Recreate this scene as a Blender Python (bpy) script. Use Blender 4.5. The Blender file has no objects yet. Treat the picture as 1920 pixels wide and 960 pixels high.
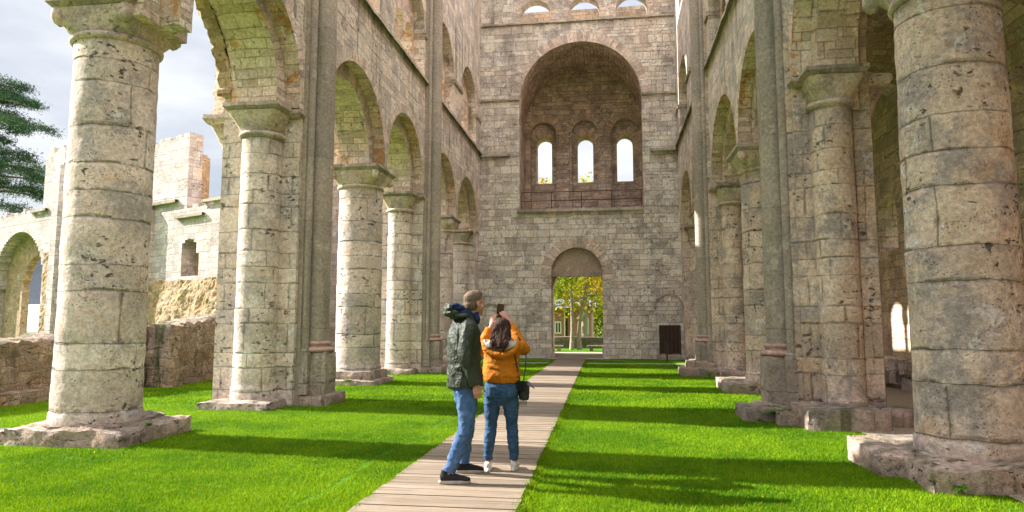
import bpy, bmesh, math, random
import numpy as np
from mathutils import Vector, noise, Matrix
random.seed(7); rng=np.random.default_rng(7)
PI=math.pi; R=math.radians
S=bpy.context.scene; COL=S.collection

# ---------------------------------------------------------------- camera, sky, sun, exposure
cam=bpy.data.objects.new('camera',bpy.data.cameras.new('camera')); COL.objects.link(cam)
cam.data.lens=24; cam.data.sensor_width=36; cam.data.clip_start=.1; cam.data.clip_end=3000
cam.location=(0,0,1.5); cam.rotation_euler=(R(90+5.7),0,R(8.14)); S.camera=cam
SUN_E=R(33); SUN_H=Vector((-1,.11,0)).normalized()
w=bpy.data.worlds.new('World'); S.world=w; w.use_nodes=True
nt=w.node_tree; nt.nodes.clear()
def WN(t,**k):
    n=nt.nodes.new(t)
    for a,b in k.items(): setattr(n,a,b)
    return n
out=WN('ShaderNodeOutputWorld'); bg=WN('ShaderNodeBackground'); sky=WN('ShaderNodeTexSky')
sky.sky_type='NISHITA'; sky.sun_disc=False; sky.sun_elevation=SUN_E
sky.sun_rotation=math.atan2(SUN_H.x,SUN_H.y); sky.air_density=1.0; sky.dust_density=2.0; sky.ozone_density=1.0
tc=WN('ShaderNodeTexCoord'); mp=WN('ShaderNodeMapping'); mp.inputs['Scale'].default_value=(1.6,1.6,4.5)
nz=WN('ShaderNodeTexNoise'); nz.inputs['Scale'].default_value=1.5; nz.inputs['Detail'].default_value=7; nz.inputs['Roughness'].default_value=.55
rp=WN('ShaderNodeValToRGB'); rp.color_ramp.elements[0].position=.36; rp.color_ramp.elements[1].position=.62
rp.color_ramp.elements[0].color=(.35,.35,.35,1); rp.color_ramp.elements[1].color=(.97,.97,.97,1)
nz2=WN('ShaderNodeTexNoise'); nz2.inputs['Scale'].default_value=2.6; nz2.inputs['Detail'].default_value=5
rp2=WN('ShaderNodeValToRGB'); rp2.color_ramp.elements[0].position=.35; rp2.color_ramp.elements[1].position=.66
rp2.color_ramp.elements[0].color=(7.2,7.7,8.6,1); rp2.color_ramp.elements[1].color=(11,11.1,11.2,1)
mx=WN('ShaderNodeMix',data_type='RGBA')
L=nt.links.new
L(tc.outputs['Generated'],mp.inputs['Vector']); L(mp.outputs[0],nz.inputs['Vector']); L(mp.outputs[0],nz2.inputs['Vector'])
L(nz.outputs['Fac'],rp.inputs[0]); L(nz2.outputs['Fac'],rp2.inputs[0])
L(rp.outputs[0],mx.inputs[0]); L(sky.outputs[0],mx.inputs[6]); L(rp2.outputs[0],mx.inputs[7])
sxw=WN('ShaderNodeSeparateXYZ'); L(tc.outputs['Generated'],sxw.inputs[0])
mr=WN('ShaderNodeMapRange'); mr.inputs[1].default_value=.35; mr.inputs[2].default_value=.9; mr.inputs[3].default_value=.33; mr.inputs[4].default_value=1.65; mr.interpolation_type='SMOOTHSTEP'; L(sxw.outputs[2],mr.inputs[0])
vs=WN('ShaderNodeVectorMath',operation='SCALE'); L(mx.outputs[2],vs.inputs[0]); L(mr.outputs[0],vs.inputs['Scale'])
L(vs.outputs[0],bg.inputs[0]); bg.inputs[1].default_value=.10; L(bg.outputs[0],out.inputs[0])
sl=bpy.data.lights.new('sun','SUN'); sl.energy=5.0; sl.angle=R(.55); sl.color=(1,.94,.86)
so=bpy.data.objects.new('sun',sl); COL.objects.link(so); so.location=(-30,10,30)
so.rotation_euler=(-(SUN_H*math.cos(SUN_E)+Vector((0,0,math.sin(SUN_E))))).to_track_quat('-Z','Y').to_euler()
S.view_settings.view_transform='Standard'; S.view_settings.look='None'; S.view_settings.exposure=1.72; S.view_settings.gamma=1
S.render.engine='CYCLES'; S.cycles.max_bounces=7; S.cycles.diffuse_bounces=4

# ---------------------------------------------------------------- materials
class NT:
    def __init__(s,name):
        s.m=bpy.data.materials.new(name); s.m.use_nodes=True; s.t=s.m.node_tree; s.t.nodes.clear()
        s.o=s.n('ShaderNodeOutputMaterial'); s.b=s.n('ShaderNodeBsdfPrincipled'); s.l(s.b.outputs[0],s.o.inputs[0])
        s.b.inputs['Roughness'].default_value=.9; s.b.inputs['Specular IOR Level'].default_value=.25
    def n(s,t,**k):
        x=s.t.nodes.new(t)
        for a,b in k.items(): setattr(x,a,b)
        return x
    def l(s,a,b): s.t.links.new(a,b)
    def set(s,inp,v):
        if hasattr(v,'is_output') : s.l(v,inp)
        elif isinstance(v,(tuple,list)) and len(v)==3 and inp.type=='RGBA': inp.default_value=(*v,1)
        else: inp.default_value=v
    def pos(s,sc=(1,1,1)):
        g=s.n('ShaderNodeNewGeometry'); m=s.n('ShaderNodeMapping'); s.l(g.outputs['Position'],m.inputs[0]); m.inputs['Scale'].default_value=sc; return m.outputs[0]
    def noise(s,vec,scale,detail=4,rough=.5,dist=0):
        x=s.n('ShaderNodeTexNoise'); s.l(vec,x.inputs['Vector']); x.inputs['Scale'].default_value=scale
        x.inputs['Detail'].default_value=detail; x.inputs['Roughness'].default_value=rough; x.inputs['Distortion'].default_value=dist; return x.outputs['Fac']
    def ramp(s,f,a,b,ca=0.,cb=1.):
        x=s.n('ShaderNodeMapRange'); s.l(f,x.inputs[0]); x.inputs[1].default_value=a; x.inputs[2].default_value=b
        x.inputs[3].default_value=ca; x.inputs[4].default_value=cb; x.interpolation_type='SMOOTHSTEP'; return x.outputs[0]
    def math(s,op,a,b=0.):
        x=s.n('ShaderNodeMath',operation=op); s.set(x.inputs[0],a); s.set(x.inputs[1],b); return x.outputs[0]
    def mix(s,f,a,b,mode='MIX'):
        x=s.n('ShaderNodeMix',data_type='RGBA',blend_type=mode); s.set(x.inputs[0],f); s.set(x.inputs[6],a); s.set(x.inputs[7],b); return x.outputs[2]
    def val(s,c,f):  # multiply colour by a value
        x=s.n('ShaderNodeVectorMath',operation='SCALE'); s.set(x.inputs[0],c); s.set(x.inputs['Scale'],f); return x.outputs[0]
    def bump(s,h,dist,strength=1.,prev=None):
        x=s.n('ShaderNodeBump'); s.l(h,x.inputs['Height']); x.inputs['Distance'].default_value=dist; x.inputs['Strength'].default_value=strength
        if prev: s.l(prev,x.inputs['Normal'])
        return x.outputs[0]
    def col(s,c): s.set(s.b.inputs['Base Color'],c)
    def nrm(s,c): s.l(c,s.b.inputs['Normal'])

TINT=(1.06,.94,.975)
def stone(name,c1,c2,row=.3,width=.5,mortar=(.30,.25,.18),msize=.012,warm=(.50,.31,.13),warm_amt=.5,grey=(.26,.25,.23),grey_amt=.6,
          pits=.6,moss=.3,bumpd=.02,streak=.0,joint=1.,dist=.03,orange=0.,rvw=None):
    rvw=rvw if rvw is not None else (.28 if row>.34 else .55)
    tt=lambda c,k=1.:tuple(min(.85,a*b*k) for a,b in zip(c,TINT)); c1=tt(c1,.94); c2=tt(c2,1.10); grey=tt(grey); warm=tt(warm)
    m=NT(name); P=m.pos()
    uv=m.n('ShaderNodeUVMap'); uv.uv_map='UVMap'
    nd=m.n('ShaderNodeTexNoise'); m.l(P,nd.inputs['Vector']); nd.inputs['Scale'].default_value=1.7; nd.inputs['Detail'].default_value=3
    sub=m.n('ShaderNodeVectorMath',operation='SUBTRACT'); m.l(nd.outputs['Color'],sub.inputs[0]); sub.inputs[1].default_value=(.5,.5,.5)
    sc=m.n('ShaderNodeVectorMath',operation='SCALE'); m.l(sub.outputs[0],sc.inputs[0]); sc.inputs['Scale'].default_value=dist*2
    ad=m.n('ShaderNodeVectorMath',operation='ADD'); m.l(uv.outputs[0],ad.inputs[0]); m.l(sc.outputs[0],ad.inputs[1])
    # course heights vary: shift v by a slow 1-D noise of v
    sp=m.n('ShaderNodeSeparateXYZ'); m.l(ad.outputs[0],sp.inputs[0]); n1d=m.n('ShaderNodeTexNoise',noise_dimensions='1D'); m.l(sp.outputs[1],n1d.inputs['W']); n1d.inputs['Scale'].default_value=.55/row; n1d.inputs['Detail'].default_value=0
    cb=m.n('ShaderNodeCombineXYZ'); m.l(sp.outputs[0],cb.inputs[0]); m.l(m.math('ADD',sp.outputs[1],m.math('MULTIPLY',m.math('SUBTRACT',n1d.outputs['Fac'],.5),row*1.1)),cb.inputs[1]); ad=cb
    def brick(w_,h_,off,fr,ox):
        b=m.n('ShaderNodeTexBrick'); mm=m.n('ShaderNodeMapping'); mm.inputs['Location'].default_value=(ox,0,0)
        m.l(ad.outputs[0],mm.inputs[0]); m.l(mm.outputs[0],b.inputs['Vector'])
        b.offset=off; b.offset_frequency=fr; b.squash=1.45; b.squash_frequency=3
        b.inputs['Scale'].default_value=1; b.inputs['Brick Width'].default_value=w_; b.inputs['Row Height'].default_value=h_
        b.inputs['Mortar Size'].default_value=msize; b.inputs['Mortar Smooth'].default_value=.6; b.inputs['Bias'].default_value=0
        b.inputs['Color1'].default_value=(0,0,0,1); b.inputs['Color2'].default_value=(1,1,1,1); b.inputs['Mortar'].default_value=(.5,.5,.5,1)
        return b
    b1=brick(width,row,.43,2,0.13); 
    if row<.34:
        b2=brick(width*.66,row*.76,.37,2,3.3); msk=m.ramp(m.noise(P,.45,2),.47,.50)
        fac=m.math('ADD',m.math('MULTIPLY',b1.outputs['Fac'],m.math('SUBTRACT',1.,msk)),m.math('MULTIPLY',b2.outputs['Fac'],msk))
        rnd=m.mix(msk,b1.outputs['Color'],b2.outputs['Color'])
    else: fac=b1.outputs['Fac']; rnd=b1.outputs['Color']
    rv=m.n('ShaderNodeSeparateColor'); m.l(rnd,rv.inputs[0]); rv=rv.outputs[0]
    n1=m.noise(P,.7,5,.6); n2=m.noise(P,3.1,6,.65); n3=m.noise(P,19,5,.7); n4=m.noise(P,75,2,.6)
    c=m.mix(m.math('ADD',m.math('MULTIPLY',rv,rvw),m.math('MULTIPLY',m.ramp(n1,.3,.7),1-rvw)),c1,c2)
    c=m.mix(m.math('MULTIPLY',m.ramp(n2,.52,.68),warm_amt),c,warm)
    # odd warm or grey blocks
    c=m.mix(m.math('MULTIPLY',m.ramp(rv,.72,.9),(.35*warm_amt+.1)*rvw*1.6),c,warm)
    c=m.mix(m.math('MULTIPLY',m.ramp(rv,.28,.1),.55*grey_amt*rvw),c,grey)
    n5=m.noise(P,1.25,8,.75,.3); c=m.mix(m.math('MULTIPLY',m.ramp(n5,.47,.60),grey_amt),c,grey)
    n6=m.noise(P,2.3,8,.75,.4); c=m.mix(m.math('MULTIPLY',m.ramp(n6,.58,.61),.45),c,tuple(min(.8,x*1.45) for x in c2))
    n7=m.noise(P,1.9,7,.7,.5); c=m.mix(m.math('MULTIPLY',m.ramp(n7,.63,.655),.55*warm_amt+.1),c,warm)
    if orange:
        no=m.noise(P,1.15,6,.7,.6); c=m.mix(m.math('MULTIPLY',m.ramp(no,.55,.62),orange),c,(.55,.22,.035))
    c=m.val(c,m.ramp(rv,0,1,1-.18*rvw,1+.16*rvw)); c=m.val(c,m.ramp(n3,.25,.75,.68,1.28)); c=m.val(c,m.ramp(n4,.2,.8,.86,1.14))
    if joint: c=m.mix(m.math('MULTIPLY',m.math('MULTIPLY',fac,m.ramp(n2,.35,.62,.15,1.)),.8*joint),c,mortar)
    ero=None
    if row>.34 and row<1 and joint:
        b3=brick(width,row,.43,2,0.13); b3.inputs['Mortar Size'].default_value=.045; b3.inputs['Mortar Smooth'].default_value=1.
        ero=m.math('MULTIPLY',b3.outputs['Fac'],m.ramp(m.noise(P,2.7,6,.7),.46,.60)); c=m.mix(m.math('MULTIPLY',ero,.36),c,(.16,.135,.10))
    # pits and holes
    vo=m.n('ShaderNodeTexVoronoi'); vo.inputs['Scale'].default_value=11; 
    pv=m.n('ShaderNodeVectorMath',operation='ADD'); m.l(P,pv.inputs[0]); m.l(sc.outputs[0],pv.inputs[1]); m.l(pv.outputs[0],vo.inputs['Vector'])
    pe=m.pos((1,1,1.7)); pm=m.math('MULTIPLY',m.ramp(m.noise(pe,8.5,4,.55,.3),.605,.63),m.ramp(m.noise(P,1.1,4,.7),.50,.56))
    vo2=m.n('ShaderNodeTexVoronoi'); vo2.inputs['Scale'].default_value=30; m.l(pv.outputs[0],vo2.inputs['Vector'])
    pm2=m.math('MULTIPLY',m.ramp(vo2.outputs['Distance'],.30,.12),m.ramp(m.noise(P,2.9,3,.6),.5,.6))
    pit=m.math('MULTIPLY',m.math('MAXIMUM',pm,m.math('MULTIPLY',pm2,.6)),pits)
    c=m.mix(m.math('MULTIPLY',pit,.85),c,(.045,.038,.03))
    if streak:
        ps=m.pos((2.6,2.6,.16)); ns=m.noise(ps,1.6,6,.65); lo=m.noise(P,.33,2)
        c=m.mix(m.math('MULTIPLY',m.math('MULTIPLY',m.ramp(ns,.5,.64),m.ramp(lo,.42,.6)),streak),c,(.075,.085,.035))
    g=m.n('ShaderNodeNewGeometry'); sx=m.n('ShaderNodeSeparateXYZ'); m.l(g.outputs['True Normal'],sx.inputs[0])
    up=m.math('MULTIPLY',m.ramp(sx.outputs[2],.5,.9),m.ramp(m.noise(P,4,5,.7),.42,.58))
    c=m.mix(m.math('MULTIPLY',up,moss),c,(.060,.070,.024))
    m.col(c)
    h=m.math('ADD',m.math('MULTIPLY',n2,.45),m.math('MULTIPLY',n3,.5)); h=m.math('ADD',h,m.math('MULTIPLY',n4,.18))
    h=m.math('ADD',h,m.math('MULTIPLY',rv,.18*joint))
    h=m.math('SUBTRACT',h,m.math('MULTIPLY',fac,.75*joint)); h=m.math('SUBTRACT',h,m.math('MULTIPLY',pit,1.0))
    if ero: h=m.math('SUBTRACT',h,m.math('MULTIPLY',ero,.9))
    m.nrm(m.bump(h,bumpd,1.)); m.b.inputs['Roughness'].default_value=.93
    return m.m

M={}
M['wall']=stone('wall_masonry',(.56,.50,.39),(.78,.71,.59),.29,.50,streak=.7,moss=.8,warm_amt=.35,grey_amt=.45,bumpd=.03)
M['west']=stone('west_wall_masonry',(.60,.525,.425),(.84,.76,.645),.30,.50,streak=.25,moss=.8,warm_amt=.4,warm=(.58,.43,.26),grey_amt=.65,bumpd=.035,grey=(.33,.305,.27))
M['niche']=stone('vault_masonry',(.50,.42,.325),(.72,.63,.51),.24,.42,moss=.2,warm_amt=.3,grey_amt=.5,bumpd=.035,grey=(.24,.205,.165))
M['column']=stone('column_stone',(.54,.49,.40),(.70,.65,.56),.46,2.2,mortar=(.24,.20,.14),msize=.010,warm_amt=.30,grey_amt=.8,grey=(.36,.35,.32),dist=.045,pits=1.,bumpd=.03,joint=.8)
M['pier']=stone('pier_stone',(.56,.51,.41),(.74,.68,.58),.36,.62,msize=.008,mortar=(.26,.22,.15),warm_amt=.35,grey_amt=.7,grey=(.36,.35,.315),dist=.025,pits=.9,bumpd=.02)
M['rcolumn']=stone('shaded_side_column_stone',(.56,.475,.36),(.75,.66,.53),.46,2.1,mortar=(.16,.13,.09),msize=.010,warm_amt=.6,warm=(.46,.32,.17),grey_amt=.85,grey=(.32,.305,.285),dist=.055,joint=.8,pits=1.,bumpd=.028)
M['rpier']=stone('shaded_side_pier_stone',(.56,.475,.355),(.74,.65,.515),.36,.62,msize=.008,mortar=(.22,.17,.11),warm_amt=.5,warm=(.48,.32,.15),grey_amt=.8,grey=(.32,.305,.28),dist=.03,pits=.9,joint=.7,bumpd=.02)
M['shaft']=stone('rendered_shaft',(.34,.31,.245),(.38,.35,.28),1.75,9,mortar=(.17,.16,.12),msize=.010,warm_amt=.05,grey_amt=.5,grey=(.27,.265,.225),dist=.01,pits=.15,bumpd=.006,streak=.35)
M['soffit']=stone('arch_stone',(.60,.48,.36),(.76,.66,.54),.23,.45,warm_amt=.4,grey_amt=.3,bumpd=.022,orange=.75,grey=(.40,.365,.29))
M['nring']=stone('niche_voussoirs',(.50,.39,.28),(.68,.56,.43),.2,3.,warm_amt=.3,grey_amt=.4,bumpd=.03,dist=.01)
M['ring']=stone('voussoir_stone',(.52,.45,.35),(.70,.62,.50),.22,3.,warm_amt=.3,grey_amt=.5,bumpd=.02,dist=.012)
M['capital']=stone('capital_stone',(.56,.49,.39),(.72,.65,.54),3.,5.,joint=0,warm_amt=.4,grey_amt=.6,bumpd=.015,moss=.7)
M['string']=stone('string_stone',(.36,.32,.25),(.44,.40,.31),3,.8,joint=.7,warm_amt=.2,grey_amt=.7,bumpd=.02,moss=1.,streak=.5,grey=(.2,.2,.16))
M['plinth']=stone('plinth_stone',(.34,.28,.215),(.50,.43,.345),3,5,joint=0,warm_amt=.4,warm=(.40,.24,.16),grey_amt=.7,grey=(.20,.19,.165),bumpd=.07,moss=.55,pits=1.,streak=.8)
M['base']=stone('shaft_base_stone',(.34,.31,.25),(.44,.40,.33),.5,.7,msize=.006,warm_amt=.35,warm=(.40,.22,.15),grey_amt=.6,grey=(.24,.25,.2),bumpd=.02,moss=.9,streak=.5,pits=.5)
M['redmould']=stone('reddish_moulding',(.40,.27,.21),(.46,.34,.28),3,9,joint=0,warm_amt=.3,warm=(.36,.18,.13),grey_amt=.4,bumpd=.012,pits=.3)
M['ruin']=stone('white_limestone',(.40,.385,.36),(.52,.505,.475),.30,.52,mortar=(.24,.22,.18),warm_amt=.2,grey_amt=.5,grey=(.33,.31,.28),bumpd=.02,moss=.5,pits=.7)
M['rubble']=stone('ochre_rubble',(.34,.24,.12),(.46,.37,.25),.2,.26,mortar=(.38,.27,.13),warm_amt=.7,warm=(.58,.36,.12),grey_amt=.3,grey=(.52,.47,.38),bumpd=.07,dist=.16,pits=.8,joint=.35)
M['lowwall']=stone('weathered_rubble',(.22,.19,.145),(.36,.32,.25),.14,.24,mortar=(.09,.075,.045),warm_amt=.5,warm=(.33,.21,.09),grey_amt=.6,grey=(.16,.14,.11),bumpd=.08,dist=.12,moss=.6,streak=1.,pits=1,joint=.4)
M['aisle']=stone('aisle_masonry',(.58,.48,.35),(.72,.62,.48),.29,.46,warm_amt=.4,grey_amt=.35,bumpd=.03,pits=.4)
M['vault']=stone('vault_rubble',(.44,.35,.23),(.56,.47,.33),.2,.35,warm_amt=.5,grey_amt=.5,bumpd=.05,dist=.08,grey=(.22,.2,.12))
M['plaster']=stone('portal_plaster',(.40,.33,.24),(.46,.39,.29),3,9,joint=0,warm_amt=.2,grey_amt=.3,bumpd=.006,pits=.15,moss=0)

def plain(name,c,rough=.8,spec=.3,metal=0,nscale=30,namt=.2,bumpd=.0,var=None):
    m=NT(name); P=m.pos(); n=m.noise(P,nscale,4,.6)
    cc=m.val(m.mix(m.noise(P,nscale*.2,3),c,var or c),m.ramp(n,.25,.75,1-namt,1+namt)); m.col(cc)
    m.b.inputs['Roughness'].default_value=rough; m.b.inputs['Specular IOR Level'].default_value=spec; m.b.inputs['Metallic'].default_value=metal
    if bumpd: m.nrm(m.bump(n,bumpd))
    return m.m
def mk_ground():
    m=NT('lawn_soil'); P=m.pos()
    n=m.noise(P,.6,5,.6); n2=m.noise(P,14,5,.7); n3=m.noise(P,60,3,.7)
    c=m.mix(m.ramp(n,.35,.65),(.060,.165,.004),(.10,.24,.006)); c=m.val(c,m.ramp(n2,.25,.75,.70,1.28)); c=m.val(c,m.ramp(n3,.25,.75,.55,1.4))
    m.col(c); m.nrm(m.bump(m.math('ADD',n2,n3),.05,1)); m.b.inputs['Specular IOR Level'].default_value=.1
    return m.m
M['ground']=mk_ground()
def mk_blade(name,ca,cb,cc):
    m=NT(name); P=m.pos(); n=m.noise(P,.6,5,.6); n2=m.noise(P,9,4,.7)
    c=m.mix(m.ramp(n,.38,.60),ca,cb); c=m.mix(m.ramp(n2,.48,.72),c,cc)
    oi=m.n('ShaderNodeNewGeometry'); c=m.val(c,m.ramp(oi.outputs['Random Per Island'],0,1,.65,1.35))
    m.col(c); m.b.inputs['Roughness'].default_value=.8; m.b.inputs['Specular IOR Level'].default_value=.12
    tr=m.n('ShaderNodeBsdfTranslucent'); m.l(c,tr.inputs[0]); mx=m.n('ShaderNodeMixShader'); mx.inputs[0].default_value=.35
    m.l(m.b.outputs[0],mx.inputs[1]); m.l(tr.outputs[0],mx.inputs[2]); m.l(mx.outputs[0],m.o.inputs[0])
    return m.m
M['blade']=mk_blade('grass_blade',(.085,.20,.002),(.185,.31,.003),(.235,.32,.012))
M['fern']=mk_blade('weed_leaf',(.05,.15,.01),(.10,.26,.02),(.13,.28,.03))
M['leaf_y']=mk_blade('leaf_yellow',(.42,.36,.02),(.52,.42,.025),(.26,.34,.02))
M['leaf_o']=mk_blade('leaf_orange',(.60,.27,.015),(.66,.36,.02),(.5,.40,.02))
M['leaf_g']=mk_blade('leaf_green',(.10,.19,.012),(.24,.32,.02),(.32,.36,.03))
M['pine']=mk_blade('pine_needles',(.018,.045,.018),(.04,.085,.03),(.07,.11,.04))
M['bark']=plain('bark',(.24,.20,.15),.95,.2,nscale=12,namt=.4,bumpd=.03,var=(.36,.32,.26))
M['gravel']=plain('pale_gravel',(.28,.24,.19),.95,.2,nscale=60,namt=.25,bumpd=.01,var=(.42,.36,.29))
M['sand']=plain('aisle_earth',(.36,.295,.225),.95,.2,nscale=25,namt=.25,bumpd=.01,var=(.25,.20,.145))
def mk_plank():
    m=NT('boardwalk_wood'); P=m.pos(); g=m.n('ShaderNodeNewGeometry')
    r=g.outputs['Random Per Island']; pg=m.pos((1.5,60,20)); n=m.noise(pg,1.2,5,.65); n2=m.noise(P,1.1,4,.6); n3=m.noise(P,6,5,.7)
    c=m.mix(r,(.165,.127,.09),(.25,.195,.142)); c=m.val(c,m.ramp(n,.3,.7,.62,1.3)); c=m.mix(m.math('MULTIPLY',m.ramp(n2,.5,.7),.35),c,(.29,.24,.19))
    c=m.mix(m.math('MULTIPLY',m.ramp(n3,.58,.7),.4),c,(.12,.10,.07))
    m.col(c); m.nrm(m.bump(n,.004)); m.b.inputs['Roughness'].default_value=.85
    return m.m
M['plank']=mk_plank()
M['wood_dark']=plain('dark_door_wood',(.035,.018,.011),.7,.3,nscale=14,namt=.3,bumpd=.004,var=(.055,.028,.016))
M['iron']=plain('dark_iron',(.035,.03,.028),.6,.5,nscale=20)
M['rust']=plain('rusted_rail',(.10,.055,.04),.8,.3)
M['brick_house']=stone('house_brick',(.36,.17,.155),(.45,.235,.215),.075,.22,mortar=(.5,.42,.36),msize=.008,warm_amt=.1,grey_amt=.1,bumpd=.004,dist=0,pits=0,moss=0)
M['white']=plain('white_paint',(.78,.78,.76),.6)
M['slate']=plain('slate_roof',(.09,.10,.13),.6,.4,nscale=8,var=(.14,.15,.18))
M['glass']=plain('window_glass',(.04,.05,.06),.1,.6,namt=0)
M['hill']=plain('wooded_hill',(.06,.09,.045),1,.0,nscale=.12,namt=.5,var=(.13,.12,.05))
M['gwall']=stone('garden_wall',(.11,.105,.08),(.17,.16,.125),.16,.3,warm_amt=.2,grey_amt=.5,bumpd=.04,dist=.05,grey=(.14,.14,.12))
M['skin']=plain('skin',(.43,.215,.15),.55,.4,nscale=40,namt=.05)
M['hair_m']=plain('short_hair',(.13,.085,.055),.7,.3,nscale=160,namt=.35,bumpd=.004)
M['hair_w']=plain('dark_hair',(.034,.016,.010),.75,.15,nscale=120,namt=.35,bumpd=.002)
def cloth(name,c,c2,rough=.8,sc=260,spec=.2,sheen=0,bd=.0008):
    m=NT(name); tcn=m.n('ShaderNodeTexCoord'); P=tcn.outputs['Object']; n=m.noise(P,9,5,.65); n2=m.noise(P,sc,2,.6)
    cc=m.mix(m.ramp(n,.35,.7),c,c2); cc=m.val(cc,m.ramp(n2,.2,.8,.85,1.15)); m.col(cc)
    m.b.inputs['Roughness'].default_value=rough; m.b.inputs['Specular IOR Level'].default_value=spec
    wn=m.noise(P,11,3,.5,1.4); ridge=m.math('ABSOLUTE',m.math('SUBTRACT',wn,.5)); wn2=m.noise(P,26,2,.5,1.); r2=m.math('ABSOLUTE',m.math('SUBTRACT',wn2,.5))
    b_=m.bump(m.math('ADD',ridge,m.math('MULTIPLY',r2,.35)),.020,.9); m.nrm(m.bump(m.math('ADD',m.math('MULTIPLY',n,4),n2),bd,1.,b_)); return m.m
M['olive']=cloth('olive_waxed_cloth',(.021,.028,.018),(.034,.043,.028),.55,300,.3)
M['navy']=cloth('navy_fleece',(.010,.018,.065),(.02,.034,.11))
M['mustard']=cloth('mustard_cloth',(.42,.13,.005),(.50,.17,.009),.75,220)
M['lining']=cloth('pale_grey_fleece',(.30,.28,.26),(.40,.38,.36),.95)
M['denim_m']=cloth('mid_blue_denim',(.042,.092,.20),(.085,.155,.295),.85,400)
M['denim_w']=cloth('blue_denim',(.024,.060,.125),(.048,.100,.19),.85,400)
M['shoe_b']=cloth('black_suede',(.014,.014,.015),(.025,.024,.025),.85)
M['sole']=plain('rubber_sole',(.38,.34,.29),.7)
M['shoe_w']=plain('white_leather',(.62,.61,.59),.5,.4,namt=.03)
M['black']=plain('black_leather',(.010,.010,.011),.45,.5,namt=.1)
M['screen']=plain('phone_screen',(.06,.025,.012),.2,.6,namt=.0)

# ---------------------------------------------------------------- mesh helpers
def fbm(p,o=3):
    return noise.fractal(p,1.0,2.0,o,noise_basis='PERLIN_ORIGINAL')
class MB:
    def __init__(s): s.v=[]; s.f=[]; s.uv=[]; s.sm=[]
    def quad(s,p,uv,smooth=False):
        i=len(s.v); s.v+= [tuple(q) for q in p]; s.f.append(tuple(range(i,i+len(p)))); s.uv.append([tuple(u) for u in uv]); s.sm.append(smooth)
    def grid(s,P,UV,smooth=True,closed=False):
        nr=len(P); nc=len(P[0]); i=len(s.v)
        for r in P: s.v+=[tuple(q) for q in r]
        for a in range(nr-1):
            for b in range(nc-1):
                s.f.append((i+a*nc+b,i+a*nc+b+1,i+(a+1)*nc+b+1,i+(a+1)*nc+b))
                s.uv.append([UV[a][b],UV[a][b+1],UV[a+1][b+1],UV[a+1][b]]); s.sm.append(smooth)
    def box(s,x0,x1,y0,y1,z0,z1):
        c=[(x,y,z) for z in (z0,z1) for y in (y0,y1) for x in (x0,x1)]
        for ids,ax in (((0,1,5,4),(0,2)),((3,2,6,7),(0,2)),((2,0,4,6),(1,2)),((1,3,7,5),(1,2)),((4,5,7,6),(0,1)),((1,0,2,3),(0,1))):
            s.quad([c[k] for k in ids],[(c[k][ax[0]],c[k][ax[1]]) for k in ids])
    def build(s,name,mat,parent=None,world=True,merge=False):
        me=bpy.data.meshes.new(name); me.from_pydata(s.v,[],s.f)
        ul=me.uv_layers.new(name='UVMap'); ul.data.foreach_set('uv',np.array([c for f in s.uv for u in f for c in u],dtype=np.float32))
        me.polygons.foreach_set('use_smooth',np.array(s.sm,dtype=bool))
        if merge:
            bm=bmesh.new(); bm.from_mesh(me); bmesh.ops.remove_doubles(bm,verts=bm.verts,dist=.0008); bmesh.ops.recalc_face_normals(bm,faces=bm.faces); bm.to_mesh(me); bm.free()
        me.materials.append(mat); o=bpy.data.objects.new(name,me); COL.objects.link(o)
        if parent:
            if world: me.transform(Matrix.Translation(-parent.location))
            o.parent=parent
        me.update(); return o
def tag(o,label=None,cat=None,group=None,kind=None):
    if label: o['label']=label
    if cat: o['category']=cat
    if group: o['group']=group
    if kind: o['kind']=kind
    return o
def empty(name,loc,label,cat,group=None,rz=0):
    o=bpy.data.objects.new(name,None); COL.objects.link(o); o.location=loc; o.rotation_euler=(0,0,rz); return tag(o,label,cat,group)
def copy_tree(o,parent=None):
    c=o.copy(); COL.objects.link(c)
    if parent: c.parent=parent
    for ch in [x for x in bpy.data.objects if x.parent==o]: copy_tree(ch,c)
    return c

def rough_box(mb,x0,x1,y0,y1,z0,z1,step=.06,amp=.02,sc=3.,rnd=.04,top=None,seed=0):
    """a block with worn, uneven faces; top(x,y) may give an uneven top"""
    cx,cy,cz=(x0+x1)/2,(y0+y1)/2,(z0+z1)/2
    def P(x,y,z):
        zz=z
        if top: t=(z-z0)/(z1-z0); zz=z0+t*(top(x,y)-z0)
        # rounding of arrises
        q=[min(abs(x-x0),abs(x-x1)),min(abs(y-y0),abs(y-y1)),min(abs(z-z1),abs(z-z0)+1)]
        e=sorted(q)[:2]; k=max(0,1-(e[0]+e[1])/ (rnd*2.2)) if rnd else 0
        d=Vector((x-cx,y-cy,z-cz)); 
        n=noise.noise_vector(Vector((x,y,zz))*sc+Vector((seed,0,0)))*amp+noise.noise_vector(Vector((x,y,zz))*sc*3.3+Vector((seed,5,0)))*amp*.5
        s=Vector((math.copysign(1,d.x) if q[0]<rnd else 0,math.copysign(1,d.y) if q[1]<rnd else 0,1 if q[2]<rnd else 0))
        if s.length>0: s.normalize()
        p=Vector((x,y,zz))-s*k*rnd*.6+n
        if z==z0: p.z=min(p.z,z0)
        return p
    def ls(a,b): 
        n=max(1,int(round((b-a)/step))); return [a+(b-a)*i/n for i in range(n+1)]
    X,Y,Z=ls(x0,x1),ls(y0,y1),ls(z0,z1)
    for yy in (y0,y1): mb.grid([[P(x,yy,z) for x in X] for z in Z],[[(x,z) for x in X] for z in Z])
    for xx in (x0,x1): mb.grid([[P(xx,y,z) for y in Y] for z in Z],[[(y,z) for y in Y] for z in Z])
    mb.grid([[P(x,y,z1) for x in X] for y in Y],[[(x,y) for x in X] for y in Y])

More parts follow.
